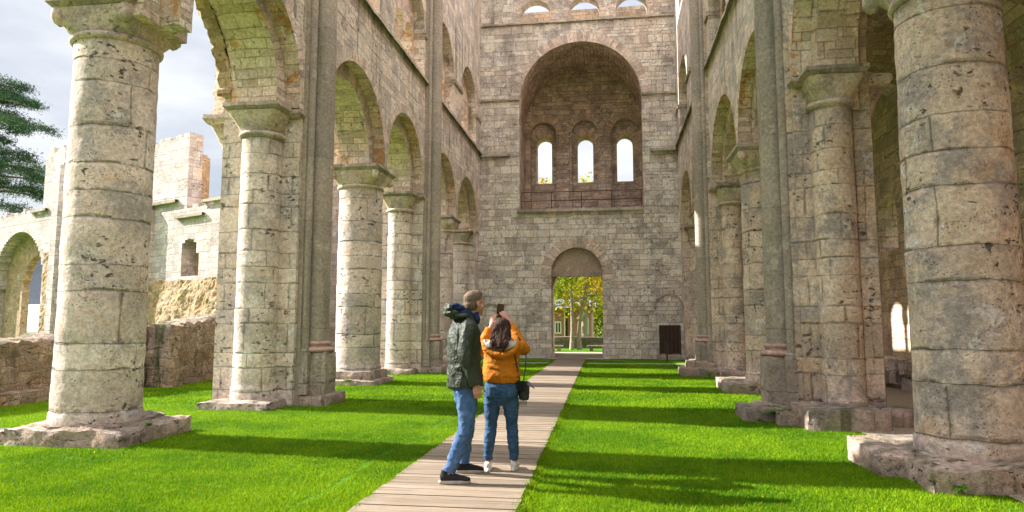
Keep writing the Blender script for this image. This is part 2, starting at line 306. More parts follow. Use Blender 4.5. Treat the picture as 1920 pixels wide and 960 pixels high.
def lathe(mb,cx,cy,prof,seg=48,amp=0,a0=0,a1=2*PI,refr=None,seed=0,drum=0,row=.42,uoff=0):
    P=[];UV=[]
    for r,z in prof:
        row_=[];uvr=[]
        k=math.floor(z/row+1e-6); dj=(noise.random() if 0 else (math.sin(k*12.9898+seed*7.1)*43758.5453)%1-.5)*drum
        for i in range(seg+1):
            a=a0+(a1-a0)*i/seg; rr=r+dj
            if amp:
                p=Vector((cx+r*math.cos(a)+seed*3.1,cy+r*math.sin(a),z)); rr+=amp*(noise.noise(p*1.6)+.6*noise.noise(p*6.)+.3*noise.noise(p*15))
            row_.append((cx+rr*math.cos(a),cy+rr*math.sin(a),z)); uvr.append((a*(refr or max(r,.05))+uoff,z))
        P.append(row_);UV.append(uvr)
    mb.grid(P,UV)
def shaft_prof(r0,r1,z0,z1,step=.06):
    n=max(2,int((z1-z0)/step)); return [(r0+(r1-r0)*i/n,z0+(z1-z0)*i/n) for i in range(n+1)]
def loft_cap(mb,cx,cy,z0,z1,ra,ba,hb,seg=56,n=9,seed=0,hby=None,curve=1.35):
    """cushion capital: a circle of radius ra growing into a square of half side hb"""
    P=[];UV=[]
    for k in range(n+1):
        t=k/n; tt=t**curve; e=2+10*t**1.6; hx=ra+(hb-ra)*tt; hy=ra+((hby or hb)-ra)*tt; row=[];uv=[]
        for i in range(seg+1):
            a=2*PI*i/seg; c,s_=math.cos(a),math.sin(a); q=(abs(c)**e+abs(s_)**e)**(-1/e)
            # cut the corners back low down
            z=z0+(z1-z0)*t; nn=noise.noise(Vector((c*2+seed,s_*2,z*5)))*.02
            row.append((cx+(hx*q+nn)*c,cy+(hy*q+nn)*s_,z)); uv.append((a*.5,z))
        P.append(row);UV.append(uv)
    mb.grid(P,UV)
def abacus(mb,x0,x1,y0,y1,z0,z1,seed=0):
    m_=z0+(z1-z0)*.45; o=.07
    # chamfered lower part then an upright face
    rough_box(mb,x0,x1,y0,y1,m_,z1,.07,.012,3,.03,seed=seed)
    a=[(x0+o,y0+o),(x1-o,y0+o),(x1-o,y1-o),(x0+o,y1-o)]; b=[(x0,y0),(x1,y0),(x1,y1),(x0,y1)]
    for i in range(4):
        j=(i+1)%4; mb.quad([(*a[i],z0),(*a[j],z0),(*b[j],m_+.01),(*b[i],m_+.01)],[(0,0),(1,0),(1,.1),(0,.1)])
    mb.quad([(*q,z0) for q in a],[(q[0],q[1]) for q in a])
def tube(mb,pts,rad,seg=8,caps=True):
    pts=[Vector(p) for p in pts]; P=[];UV=[]; L_=0
    n=len(pts); up=None
    for i,p in enumerate(pts):
        t=(pts[min(i+1,n-1)]-pts[max(i-1,0)]).normalized()
        a=t.orthogonal().normalized() if up is None else (up-t*up.dot(t)).normalized(); up=a
        b=t.cross(a); r=rad[i] if isinstance(rad,(list,tuple)) else rad
        if i: L_+=(p-pts[i-1]).length
        P.append([p+(a*math.cos(2*PI*k/seg)+b*math.sin(2*PI*k/seg))*r for k in range(seg+1)]); UV.append([(k/seg*6.28*r,L_) for k in range(seg+1)])
    mb.grid(P,UV)
    if caps:
        for r_ in (P[0],P[-1]): mb.quad(r_[:-1],[(0,0)]*seg)

# walls: fr(u,d,z)->point.  opening = (uc, half width, sill z, spring z)
def arc_z(o,u):
    q=o[1]**2-(u-o[0])**2; return o[3]+math.sqrt(max(q,0))
def wall(mb,fr,u0,u1,z0,z1,d0,d1,ops=(),n=20,faces=('f','b'),reveal=True,caps=True,zstep=99,uvs=(0,0)):
    us={u0,u1}
    for o in ops:
        for k in range(n+1): us.add(round(o[0]-o[1]*math.cos(PI*k/n),5))
    us=sorted(u for u in us if u0-1e-6<=u<=u1+1e-6)
    for a,b in zip(us[:-1],us[1:]):
        if b-a<1e-5: continue
        m=(a+b)/2; segs=[]; o=next((o for o in ops if abs(m-o[0])<o[1]),None)
        if o is None: segs=[(z0,z0,z1,z1)]
        else:
            if o[2]>z0+1e-4: segs.append((z0,z0,o[2],o[2]))
            za,zb=arc_z(o,a),arc_z(o,b)
            if min(za,zb)<z1: segs.append((za,zb,z1,z1))
        for (p,q,r_,s_) in segs:
            for D,nm in ((d0,'f'),(d1,'b')):
                if nm in faces: mb.quad([fr(a,D,p),fr(b,D,q),fr(b,D,s_),fr(a,D,r_)],[(a+uvs[0],p),(b+uvs[0],q),(b+uvs[0],s_),(a+uvs[0],r_)])
        if caps:
            zz=[z1] if o is not None else [z0,z1]
            for z in zz: mb.quad([fr(a,d0,z),fr(b,d0,z),fr(b,d1,z),fr(a,d1,z)],[(a,d0),(b,d0),(b,d1),(a,d1)])
    if caps:
        for u in (u0,u1): mb.quad([fr(u,d0,z0),fr(u,d1,z0),fr(u,d1,z1),fr(u,d0,z1)],[(d0,z0),(d1,z0),(d1,z1),(d0,z1)])
    if reveal:
        for o in ops: soffit(mb,fr,o,d0,d1,n)
def outline(o,n=24,r=None):
    r=r if r is not None else o[1]; pts=[(o[0]-r,o[2]),]
    L_=[0]; k=0
    pts+= [(o[0]-r*math.cos(PI*i/n),o[3]+r*math.sin(PI*i/n)) for i in range(n+1)]; pts.append((o[0]+r,o[2]))
    arc=[0]
    for a,b in zip(pts[:-1],pts[1:]): arc.append(arc[-1]+math.hypot(b[0]-a[0],b[1]-a[1]))
    return pts,arc
def soffit(mb,fr,o,d0,d1,n=24,sill=True,r=None):
    pts,arc=outline(o,n,r)
    for i in range(len(pts)-1):
        (a,za),(b,zb)=pts[i],pts[i+1]
        mb.quad([fr(a,d0,za),fr(a,d1,za),fr(b,d1,zb),fr(b,d0,zb)],[(d0+.17,arc[i]),(d1+.17,arc[i]),(d1+.17,arc[i+1]),(d0+.17,arc[i+1])])
    if sill and o[2]>0.01:
        a,b=o[0]-o[1],o[0]+o[1]; mb.quad([fr(a,d0,o[2]),fr(b,d0,o[2]),fr(b,d1,o[2]),fr(a,d1,o[2])],[(a,d0),(b,d0),(b,d1),(a,d1)])
def ring(mb,fr,uc,ra,rb,spring,base,d,n=28,thick=0,jag=0,seed=0):
    """annular face of voussoirs, v runs along the arc so the joints are radial"""
    def pts(r):
        out=[(uc-r,base)]+[(uc-r*math.cos(PI*i/n),spring+r*math.sin(PI*i/n)) for i in range(n+1)]+[(uc+r,base)]; return out
    A=pts(ra); rr=(ra+rb)/2; arc=[0,spring-base]
    for i in range(n): arc.append(arc[-1]+PI*rr/n)
    arc.append(arc[-1]+spring-base)
    B=pts(rb)
    if jag:
        B=[(uc+(x-uc)*(1+jag*((i*7919+seed)%5-2)/10),spring+(z-spring)*(1+jag*((i*7919+seed)%5-2)/10) if z>spring else z) for i,(x,z) in enumerate(B)]
    for i in range(len(A)-1):
        if abs(arc[i+1]-arc[i])<1e-5: continue
        mb.quad([fr(A[i][0],d,A[i][1]),fr(B[i][0],d,B[i][1]),fr(B[i+1][0],d,B[i+1][1]),fr(A[i+1][0],d,A[i+1][1])],[(ra,arc[i]),(rb,arc[i]),(rb,arc[i+1]),(ra,arc[i+1])])
        if thick: mb.quad([fr(B[i][0],d,B[i][1]),fr(B[i][0],d+thick,B[i][1]),fr(B[i+1][0],d+thick,B[i+1][1]),fr(B[i+1][0],d,B[i+1][1])],[(0,arc[i]),(thick,arc[i]),(thick,arc[i+1]),(0,arc[i+1])])

# ---------------------------------------------------------------- ground, paths
def terrain_z(x,y):
    r=math.hypot(x,y); z=-.003
    if y>44: t=min(1,(y-44)/14); z-=4.5*t*t*(3-2*t)
    if x<-34: t=min(1,(-34-x)/16); z-=3*t*t*(3-2*t)
    if r>120: 
        t=min(1,(r-120)/380); z+= t*t*(3-2*t)*(62+26*noise.noise(Vector((math.atan2(y,x)*2.2,.3,r*.002))))
    return z
mb=MB()
rad=[0.01,1.5,3,5,7,10,13,17,21,25,29,33,38,42,44,46,48,51,54,58,64,72,84,100,120,150,190,230,280,330,390,450,520,700,1100]
P=[[(r*math.cos(2*PI*k/120),r*math.sin(2*PI*k/120),terrain_z(r*math.cos(2*PI*k/120),r*math.sin(2*PI*k/120))) for k in range(121)] for r in rad]
near=[i for i,r in enumerate(rad) if r<=120]
mb.grid(P[:len(near)],[[(q[0],q[1]) for q in r] for r in P[:len(near)]])
tag(mb.build('ground',M['ground']),kind='structure')
mb=MB(); Q=P[len(near)-1:]; 
mb.grid(Q,[[(q[0],q[1]) for q in r] for r in Q]); tag(mb.build('hills',M['hill']),kind='structure')
def pcx(y): return -1.41-.25*(y-5.5)/24.5
def phw(y): return .65-.06*(y-5.5)/24.5
mb=MB(); y=-3.; 
while y<30.1:
    wd=.115; g=.007; c=pcx(y); h=phw(y); jl,jr=random.uniform(-.012,.012),random.uniform(-.012,.012); dz=random.uniform(-.003,.003); tl=random.uniform(-.002,.002)
    x0,x1=c-h+jl,c+h+jr; y0,y1=y,y+wd-g; zt=.042+dz
    T=[(x0,y0,zt),(x1,y0,zt+tl),(x1,y1,zt+tl),(x0,y1,zt)]; B=[(p[0],p[1],-.01) for p in T]
    i=len(mb.v); mb.v+=T+B
    for f in ((0,1,2,3),(0,4,5,1),(1,5,6,2),(2,6,7,3),(3,7,4,0)):
        mb.f.append(tuple(i+k for k in f)); mb.uv.append([(0,0)]*4); mb.sm.append(False)
    y+=wd
tag(mb.build('wooden_path',M['plank']),kind='structure')
mb=MB(); mb.quad([(pcx(0)-.62,-3,.012),(pcx(0)+.62,-3,.012),(pcx(30)+.56,30.1,.012),(pcx(30)-.56,30.1,.012)],[(0,0)]*4)
tag(mb.build('path_bed',plain('dark_gap',(.06,.05,.035),.95)),kind='structure')
def strip(name,poly,z,mat,step=None):
    mb=MB(); mb.quad([(x,y,z) for x,y in poly],poly); return tag(mb.build(name,mat),kind='structure')
strip('cross_path',[(-5.6,26.35),(2.9,26.35),(2.9,26.9),(-5.6,26.9)],.006,M['gravel'])
strip('portal_paving',[(-2.9,29.6),(0,29.6),(.2,37.),(-3.2,37.)],.010,M['gravel'])
def ragged(name,x0,x1,y0,y1,z,mat,amp=.25):
    mb=MB(); n=60; L_=[(x0+amp*noise.noise(Vector((i*.4,1,0))),y0+(y1-y0)*i/n) for i in range(n+1)]
    for a,b in zip(L_[:-1],L_[1:]): mb.quad([(a[0],a[1],z),(x1,a[1],z),(x1,b[1],z),(b[0],b[1],z)],[(0,0)]*4)
    return tag(mb.build(name,mat),kind='structure')
ragged('aisle_floor',3.4,7.2,-6,30.2,.014,M['sand'],.45)

# ---------------------------------------------------------------- nave walls
XL,XR=-5.8,3.05; TH=1.4
frL=lambda u,d,z:(XL-d,u,z)
frR=lambda u,d,z:(XR+d,u,z)
# supports: (Y, kind) c = round column, p = compound pier
SUPL=[(-.2,'c'),(4.0,'p'),(8.42,'c'),(12.55,'p'),(17.05,'c'),(21.2,'p'),(25.5,'c'),(29.9,'r')]
SUPR=[(-.8,'c'),(3.4,'p'),(7.75,'c'),(12.1,'p'),(16.45,'c'),(21.25,'p'),(25.5,'c'),(29.9,'r')]
HALF={'c':.55,'p':1.0,'r':.75}
IMP=5.6; STR=9.2; GTOP=13.6; TOP=20.2
def build_nave(side,fr,SUP,label):
    X=XL if side=='L' else XR; TH,DM=(1.4,1.1) if side=='L' else (1.16,.92)
    root=empty('nave_wall',(X,12,0),label,'wall','nave walls above the arcades')
    bays=[]
    for (ya,ka),(yb,kb) in zip(SUP[:-1],SUP[1:]):
        a=ya+HALF[ka]; b=yb-HALF[kb]; c=(a+b)/2; ri=(b-a)/2+.07; ro=ri+.34; bays.append((c,ri,ro,7.6-ro,ya,yb))
    mw=MB(); ms=MB()
    u0,u1=SUP[0][0],30.19
    ops=[(c,ro,IMP,sp) for c,ri,ro,sp,_,_ in bays]
    u0=-.2
    wall(mw,fr,u0,u1,IMP,STR,0,.3,ops,faces=('f',),reveal=False)
    wall(mw,fr,u0,u1,IMP,STR,DM,TH,ops,faces=('b',),reveal=False)
    gops=[((ya+yb)/2+(.0),1.5,STR+.12,10.85) for c,ri,ro,sp,ya,yb in bays]
    gops[-1]=(27.7,1.5,STR+.12,10.85)
    wall(mw,fr,u0,u1,STR,GTOP,0,.35,gops,faces=('f',),reveal=True)
    cops=[(g[0]+.0,.62,16.6 if side=='L' else 14.6,18.0) for g in gops]
    wall(mw,fr,u0,u1,GTOP,TOP,0,TH,cops,reveal=True)
    o=mw.build('wall',M['wall'],root)
    for (c,ri,ro,sp,ya,yb) in bays:
        ma=MB(); soffit(ma,fr,(c,ro,IMP,sp),0,.3,28,False); soffit(ma,fr,(c,ro,IMP,sp),DM,TH,28,False); soffit(ma,fr,(c,ri,IMP,sp),.3,DM,28,False)
        ar=ma.build('arch',M['soffit'],root)
        mr=MB(); ring(mr,fr,c,ri,ro,sp,IMP,.3); ring(mr,fr,c,ri,ro,sp,IMP,DM); ring(mr,fr,c,ro,ro+.27,sp,sp,-.004-.004*(bays.index((c,ri,ro,sp,ya,yb))%2),jag=.12,seed=int(c*10)); r_=mr.build('voussoir_ring',M['ring'],root)
    mc=MB()
    for (b1,b2) in zip(bays[:-1],bays[1:]):
        ua,ub=b1[0]+b1[1]+.012,b2[0]-b2[1]-.012; x0,x1=sorted((fr(0,.312,0)[0],fr(0,DM-.012,0)[0])); mc.box(x0,x1,ua,ub,IMP+.003,STR-.01)
    mc.build('wall_core',M['soffit'],root)
    # gallery screens
    for g in gops:
        if g[0]<7: continue
        ms=MB(); cx=[g[0]-.93,g[0],g[0]+.93]; so=[(q,.38,STR+.12,10.62) for q in cx]
        wall(ms,fr,g[0]-1.55,g[0]+1.55,10.55,12.45,.35,.75,[(q,.38,10.0,10.6) for q in cx],reveal=False)
        for q in cx: soffit(ms,fr,(q,.38,10.55,10.6),.35,.75,14,False)
        for sgn in (-1,1): ms.box(*sorted((fr(0,.35,0)[0],fr(0,.75,0)[0])),*sorted((g[0]+sgn*1.31,g[0]+sgn*1.56)),STR+.1,10.56)
        ms.build('gallery_screen',M['soffit'],root)
        for q in (g[0]-.465,g[0]+.465):
            mc=MB(); x=fr(0,.55,0)[0]; lathe(mc,x,q,[(.14,STR+.12),(.14,STR+.22),(.1,STR+.26),(.1,10.25)],20,.003)
            loft_cap(mc,x,q,10.25,10.5,.1,0,.19,24,5); mc.box(x-.21,x+.21,q-.17,q+.17,10.5,10.556)
            mc.build('colonnette',M['capital'],root)
    # backing of the gallery piers between openings
    mg=MB(); wall(mg,fr,u0,u1,STR,GTOP,.35,TH,[(g[0],1.5,STR+.12,10.85) for g in gops],faces=('b',),caps=False,reveal=True); mg.build('gallery_reveal',M['soffit'],root)
    # string course in lengths between the shafts, impost bands in the gallery
    piers=[y for y,k in SUP if k=='p']
    cuts=[SUP[0][0]]+piers+[30.19]
    for a,b in zip(cuts[:-1],cuts[1:]):
        mb=MB(); xa,xb=sorted((fr(0,-.13,0)[0],fr(0,.05,0)[0])); rough_box(mb,xa,xb,a+(.3 if a in piers else 0),b-(.3 if b in piers else 0),STR,STR+.13,.12,.02,2,.05,seed=a)
        mb.build('string_course',M['string'],root)
    mb=MB(); gs=sorted(gops); 
    for g1,g2 in zip(gs[:-1],gs[1:]):
        if g1[0]<4: continue
        xa,xb=sorted((fr(0,-.07,0)[0],fr(0,.4,0)[0])); mb.box(xa,xb,g1[0]+1.47,g2[0]-1.47,10.72,10.86)
    xa,xb=sorted((fr(0,-.07,0)[0],fr(0,.4,0)[0])); mb.box(xa,xb,gs[-1][0]+1.47,30.18,10.72,10.86)
    mb.build('gallery_impost',M['string'],root)
    return bays
BL=build_nave('L',frL,SUPL,'pale limestone nave wall on the left with round arches and mossy string course')
BR=build_nave('R',frR,SUPR,'shaded limestone nave wall on the right with round arches, gallery and string course')

# ---- round columns
def make_column(name,r,label,mat,seed,plinth,up=0,hb=.66):
    root=empty(name,(0,0,0),label,'column','round columns of the nave arcades')
    z0=plinth[-1]-.02
    mb=MB(); pr=[(r*1.05,.03),(r*1.05,z0),(r*1.04,z0+.12)]+shaft_prof(r*1.01,r*.985,z0+.16,5.0+up,.045)
    lathe(mb,0,0,pr,64,.016,seed=seed,refr=r); mb.build('shaft',mat,root)
    mb=MB(); lathe(mb,0,0,[(r,5.0+up),(r+.035,5.02+up),(r+.045,5.05+up),(r+.035,5.08+up),(r+.005,5.10+up)],56,.014,seed=seed)
    loft_cap(mb,0,0,5.08+up,5.43+up,r*.99,0,hb,seed=seed,n=12)
    for a,b in ((1,1),(-1,1),(1,-1),(-1,-1)):
        lathe(mb,a*(hb-.075),b*(hb-.075),[(.02,5.20+up),(.07,5.23+up),(.105,5.29+up),(.11,5.37+up),(.09,5.44+up)],14,.035,seed=seed+a)
    cp=mb.build('capital',M['capital'],root)
    mb=MB(); abacus(mb,-hb-.06,hb+.06,-hb-.06,hb+.06,5.43+up,IMP+up*.9,seed); mb.build('abacus',M['string'],root)
    return root
def plinth_part(root,boxes,seed=0,amp=.035):
    for i,(x0,x1,y0,y1,z1) in enumerate(boxes):
        mb=MB(); rough_box(mb,x0,x1,y0,y1,-.03,z1,.05,amp,2.6,.05,seed=seed+i*3.7); mb.build('plinth' if i==0 else 'plinth_slab',M['plinth'],root,world=False)
XCL=XL-.72; XCR=XR+.62
c1=make_column('round_column',.53,'thick round column nearest on the left, standing alone on a wide worn plinth',M['column'],1,(.24,),.31,.57); c1.location=(-6.82,8.42,0)
plinth_part(c1,[(-.72,.92,-.72,.78,.2),(-.62,.62,-.6,.6,.26),(-1.1,-.5,-.62,.5,.15)],1,.05)
c2=make_column('round_column',.57,'sunlit round column on the left between the two tall-shafted piers, on a stepped square plinth',M['column'],2,(.32,)); c2.location=(-6.48,17.1,0)
plinth_part(c2,[(-.88,.76,-.88,.76,.13),(-.70,.62,-.70,.62,.34)],2,.02)
c3=make_column('round_column',.56,'farthest round column of the left arcade, nearly hidden behind the man in olive',M['column'],3,(.2,)); c3.location=(-6.5,25.5,0)
plinth_part(c3,[(-.75,.72,-.75,.75,.22)],3)
for (y,s_) in ((-.2,4),): 
    c=make_column('round_column',.55,'round column of the left arcade behind the viewpoint',M['column'],s_,(.2,)); c.location=(-6.5,y,0)
r1=make_column('round_column',.51,'massive round column at the right edge on a broken mossy block plinth',M['rcolumn'],5,(.24,),-.06,.62); r1.location=(3.66,7.72,0)
plinth_part(r1,[(-.82,1.2,-.98,.9,.22),(-1.05,-.68,-.35,.62,.24)],5,.045)
r2=make_column('round_column',.53,'round column of the right arcade standing between the two piers with grey shafts',M['rcolumn'],6,(.3,)); r2.location=(3.62,16.45,0)
plinth_part(r2,[(-1.12,.9,-.95,.8,.24)],6)
r3=make_column('round_column',.53,'farthest round column of the right arcade by the west wall',M['rcolumn'],7,(.25,)); r3.location=(3.7,25.5,0)
plinth_part(r3,[(-.85,.75,-.75,.75,.22)],7)

# ---- compound piers (built for the left wall: nave lies at +x)
def make_pier(side,label,seed,zb=.25,broken=False,cap=True):
    pm=M['pier'] if side=='L' else M['rpier']
    root=empty('compound_pier',(0,0,0),label,'pier','compound piers with tall shafts')
    f=lambda d:-d   # local x
    mb=MB()
    for d0,d1,h,z1 in ((0.002,.35,.52,IMP-.3),(.35,1.06,.60,IMP-.3),(1.06,1.52,.62,IMP+.0)) if side=='L' else ((0.002,.25,.52,IMP-.3),(.25,.90,.60,IMP-.3),(.90,1.17,.62,IMP+.0)):
        mb.box(f(d1),f(d0),-h,h,.0,z1)
    mb.box(f(1.52 if side=='L' else 1.16),f(.002),-.5,.5,IMP-.3,IMP+.01)
    mb.build('core',pm,root)
    for sg in (-1,1):
        mb=MB(); r,dc=(.38,.70) if side=='L' else (.31,.56); lathe(mb,f(dc),sg*.62,[(r*1.06,.02),(r*1.06,zb-.05),(r*1.05,zb+.1)]+shaft_prof(r,r*.98,zb+.14,4.98,.05),44,.010,seed=seed+sg,drum=.008,row=.36,refr=r,uoff=sg); mb.build('half_column',pm,root)
        mb=MB(); lathe(mb,f(dc),sg*.62,[(r,4.98),(r+.045,5.0),(r+.055,5.03),(r+.04,5.07),(r,5.09)],40,.006)
        loft_cap(mb,f(dc),sg*.62,5.07,5.44,r*.98,0,r+.11,seed=seed+sg); mb.build('capital',M['capital'],root)
        mb=MB(); abacus(mb,f(dc+r+.18),f(dc-r-.17),min(sg*.3,sg*(.76+r)),max(sg*.3,sg*(.76+r)),5.44,IMP-.002,seed); mb.build('abacus',M['string'],root)
        mb=MB(); abacus(mb,f(.36),.05,min(sg*.30,sg*.64),max(sg*.30,sg*.64),5.40,IMP-.02,seed+2); mb.build('abacus',M['string'],root)
    # nave side: pilaster strip, tall shaft, thin shafts
    mb=MB(); mb.box(.0,.08,-.42,.42,0,TOP); mb.build('pilaster',M['shaft'] if side=='L' else pm,root)
    mb=MB(); lathe(mb,.22,0,shaft_prof(.225,.215,1.12,TOP,.25),32,.003,seed=seed,refr=.22,row=1.75,drum=.006); mb.build('tall_shaft',M['shaft'],root)
    for sg in (-1,1):
        mb=MB(); lathe(mb,.12,sg*.315,shaft_prof(.075,.075,1.02,TOP,.4),16,.001,refr=.08); mb.build('thin_shaft',M['shaft'],root)
        mb=MB(); mb.box(.07,.235,sg*.335-.105,sg*.335+.105,.2,.93); lathe(mb,.12,sg*.315,[(.115,.92),(.12,.95),(.1,.98),(.105,1.0),(.085,1.03)],18); mb.build('shaft_base',M['base'],root)
    mb=MB(); rough_box(mb,.05,.52,-.27,.27,.18,.98,.06,.012,4,.03,seed=seed); b_=mb.build('shaft_base',M['base'],root)
    mb=MB(); lathe(mb,.22,0,[(.27,.97),(.315,.985),(.325,1.02),(.30,1.055),(.25,1.07),(.245,1.10),(.27,1.12),(.275,1.145),(.25,1.17),(.222,1.18)],32,.006,seed=seed); mb.build('base_moulding',M['redmould'],b_)
    # aisle side: half column and capital
    da,ra_=(1.58,.27) if side=='L' else (1.2,.2)
    mb=MB(); lathe(mb,f(da),0,shaft_prof(ra_,ra_-.01,.2,4.98,.1),28,.008,seed=seed+5,refr=ra_); mb.build('aisle_shaft',pm,root)
    mb=MB(); loft_cap(mb,f(da),0,4.98,5.4,ra_,0,ra_+.12,36,6,seed); abacus(mb,f(da+ra_+.18),f(da-.06),-.55,.55,5.4,5.6,seed+1); mb.build('aisle_capital',M['capital'],root)
    return root
p1=make_pier('L','nearest compound pier on the left, tall grey shaft and a sunlit half column',11); p1.location=(XL,12.55,0)
plinth_part(p1,[(-1.45,-.1,-1.25,1.2,.14),(-.18,.62,-.45,.55,.2)],11,.03)
p2=make_pier('L','second compound pier on the left, just left of the man in olive',12); p2.location=(XL,21.2,0)
plinth_part(p2,[(-1.3,-.1,-1.25,1.2,.16),(-.18,.66,-.5,.55,.2)],12,.03)
pz=make_pier('L','compound pier of the left arcade just outside the left edge of view',13); pz.location=(XL,4.0,0)
q1=make_pier('R','nearest compound pier on the right, tall grey shaft over a reddish moulded base',14); q1.location=(XR,12.1,0); q1.rotation_euler.z=PI
plinth_part(q1,[(-.85,.30,.72,1.75,.30),(.30,1.0,.0,.92,.22),(.22,.60,.95,1.35,.18),(-.2,.66,-.45,.5,.2),(-1.5,-.95,.75,1.4,.25)],14,.03)
q2=make_pier('R','far compound pier on the right with a battered mossy shaft base',15); q2.location=(XR,21.25,0); q2.rotation_euler.z=PI
plinth_part(q2,[(-1.2,-.02,.5,1.3,.22),(-.1,1.02,-.3,.85,.22),(.0,.82,-.3,.6,.42)],15,.045)
qz=make_pier('R','compound pier of the right arcade just outside the right edge of view',16); qz.location=(XR,3.4,0); qz.rotation_euler.z=PI
# responds against the west wall
def make_respond(X,sg,label,mat):
    root=empty('respond',(X,29.75,0),label,'half column','responds against the west wall')
    mb=MB(); xa,xb=sorted((X+sg*.06,X+sg*1.35)); mb.box(xa,xb,29.35,30.19,0,IMP-.01); mb.build('pilaster',mat,root)
    cx=X+sg*.7; mb=MB(); lathe(mb,cx,29.3,shaft_prof(.36,.35,.1,4.98,.08),36,.008,refr=.36); mb.build('half_column',mat,root)
    mb=MB(); lathe(mb,cx,29.3,[(.36,4.98),(.41,5.01),(.41,5.05),(.36,5.08)],30); loft_cap(mb,cx,29.3,5.07,5.44,.35,0,.48); mb.build('capital',M['capital'],root)
    mb=MB(); abacus(mb,cx-.6,cx+.6,28.8,30.18,5.44,IMP-.003); mb.build('abacus',M['string'],root)
    mb=MB(); rough_box(mb,xa,xb,28.85,30.15,-.02,.2,.08,.02,2,.04); mb.build('plinth',M['plinth'],root)
make_respond(XL,-1,'half column respond of the left arcade against the west wall',M['pier'])
make_respond(XR,1,'half column respond of the right arcade beside the small dark door',M['rpier'])

# ---------------------------------------------------------------- west wall (inner face of the west front)
YW=30.2
frW=lambda u,d,z:(u,YW+d,z)
W=empty('west_front',(-1.3,YW,0),'tall masonry west wall with the open portal, large vaulted niche and arcade on top','building')
por=(-1.43,1.13,0,3.76); NI=(-1.22,2.76,6.65,11.6)
mb=MB(); wall(mb,frW,-7.4,4.6,0,6.0,0,1.2,[por],faces=('f',),reveal=False)
wall(mb,frW,-7.4,4.6,6.0,15.4,0,1.2,[NI],faces=('f',),reveal=False); mb.build('wall',M['west'],W)
mb=MB(); soffit(mb,frW,por,0,.55,28); mb.build('portal_reveal',M['soffit'],W)
mb=MB(); ring(mb,frW,por[0],por[1],por[1]+.46,por[3],3.5,-.005,jag=.05); mb.build('voussoir_ring',M['ring'],W)
mb=MB(); ring(mb,frW,NI[0],NI[1],NI[1]+.42,NI[3],11.5,-.005,36,jag=.05,seed=3); mb.build('voussoir_ring',M['ring'],W)
# tympanum on its lintel
mb=MB()
for k in range(24):
    a=-por[1]*math.cos(PI*k/24); b=-por[1]*math.cos(PI*(k+1)/24)
    mb.quad([(por[0]+a,YW+.24,3.76),(por[0]+b,YW+.24,3.76),(por[0]+b,YW+.24,arc_z(por,por[0]+b)),(por[0]+a,YW+.24,arc_z(por,por[0]+a))],[(a,0),(b,0),(b,1),(a,1)])
mb.build('tympanum',M['plaster'],W)
mb=MB(); mb.box(por[0]-1.13,por[0]+1.13,YW+.2,YW+.56,3.62,3.78); mb.build('lintel',M['base'],W)
# porch behind the portal, then its outer doorway
mb=MB()
for x0,x1 in ((-7.4,-2.62),(-.22,4.6)):
    mb.quad([(x0,YW+.55,0),(x1,YW+.55,0),(x1,YW+.55,4.5),(x0,YW+.55,4.5)],[(x0,0),(x1,0),(x1,4.5),(x0,4.5)])
mb.quad([(-2.95,YW+.55,0),(-3.3,35,0),(-3.3,35,4.6),(-2.95,YW+.55,4.6)],[(0,0),(4,0),(4,4.6),(0,4.6)])
mb.quad([(.1,YW+.55,0),(.3,35,0),(.3,35,4.6),(.1,YW+.55,4.6)],[(0,0),(4,0),(4,4.6),(0,4.6)])
mb.quad([(-7,YW+.24,4.5),(4.5,YW+.24,4.5),(4.5,35.3,4.5),(-7,35.3,4.5)],[(0,0),(9,0),(9,4),(0,4)])
mb.build('porch',M['aisle'],W)
mb=MB(); wall(mb,frW,-7.4,4.6,0,6.0,4.8,5.6,[(-1.5,1.38,0,3.2)],faces=('f','b')); mb.build('outer_wall',M['aisle'],W)
for sx in (-2.62,-.22):
    mb=MB(); lathe(mb,sx,YW+.62,[(.12,0),(.12,.35),(.08,.42),(.075,3.5)],16,.004); rough_box(mb,sx-.14,sx+.14,YW+.56,YW+.85,0,.5,.07,.02,3,.03); mb.build('jamb_shaft',M['pier'],W)
# niche: floor, side walls, vault, back wall
mb=MB(); D1=4.4; NB=(NI[0],NI[1]+.22,NI[2],NI[3]-.05)
soffit(mb,frW,NI,0,.7,40); 
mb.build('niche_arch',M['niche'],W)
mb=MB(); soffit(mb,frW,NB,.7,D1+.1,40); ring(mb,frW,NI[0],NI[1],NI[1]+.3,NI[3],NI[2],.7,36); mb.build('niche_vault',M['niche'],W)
mb=MB(); wc=[-3.27,-1.15,.88]
rec=[(x,.66,6.75,11.22) for x in wc]; win=[(x,.41,8.72,10.78) for x in wc]
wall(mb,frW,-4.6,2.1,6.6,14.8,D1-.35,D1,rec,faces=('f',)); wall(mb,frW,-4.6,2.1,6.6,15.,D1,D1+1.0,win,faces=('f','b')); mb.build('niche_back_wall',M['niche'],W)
for x in wc:
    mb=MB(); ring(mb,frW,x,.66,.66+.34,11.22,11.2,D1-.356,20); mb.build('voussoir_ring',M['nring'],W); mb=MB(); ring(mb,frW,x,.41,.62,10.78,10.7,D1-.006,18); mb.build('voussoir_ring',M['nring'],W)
for x in ((wc[0]+wc[1])/2,(wc[1]+wc[2])/2):
    mb=MB(); mb.box(x-.26,x+.26,YW+D1-.46,YW+D1-.352,6.66,11.2); mb.box(x-.32,x+.32,YW+D1-.5,YW+D1-.352,11.2,11.32); mb.build('pilaster',M['niche'],W)
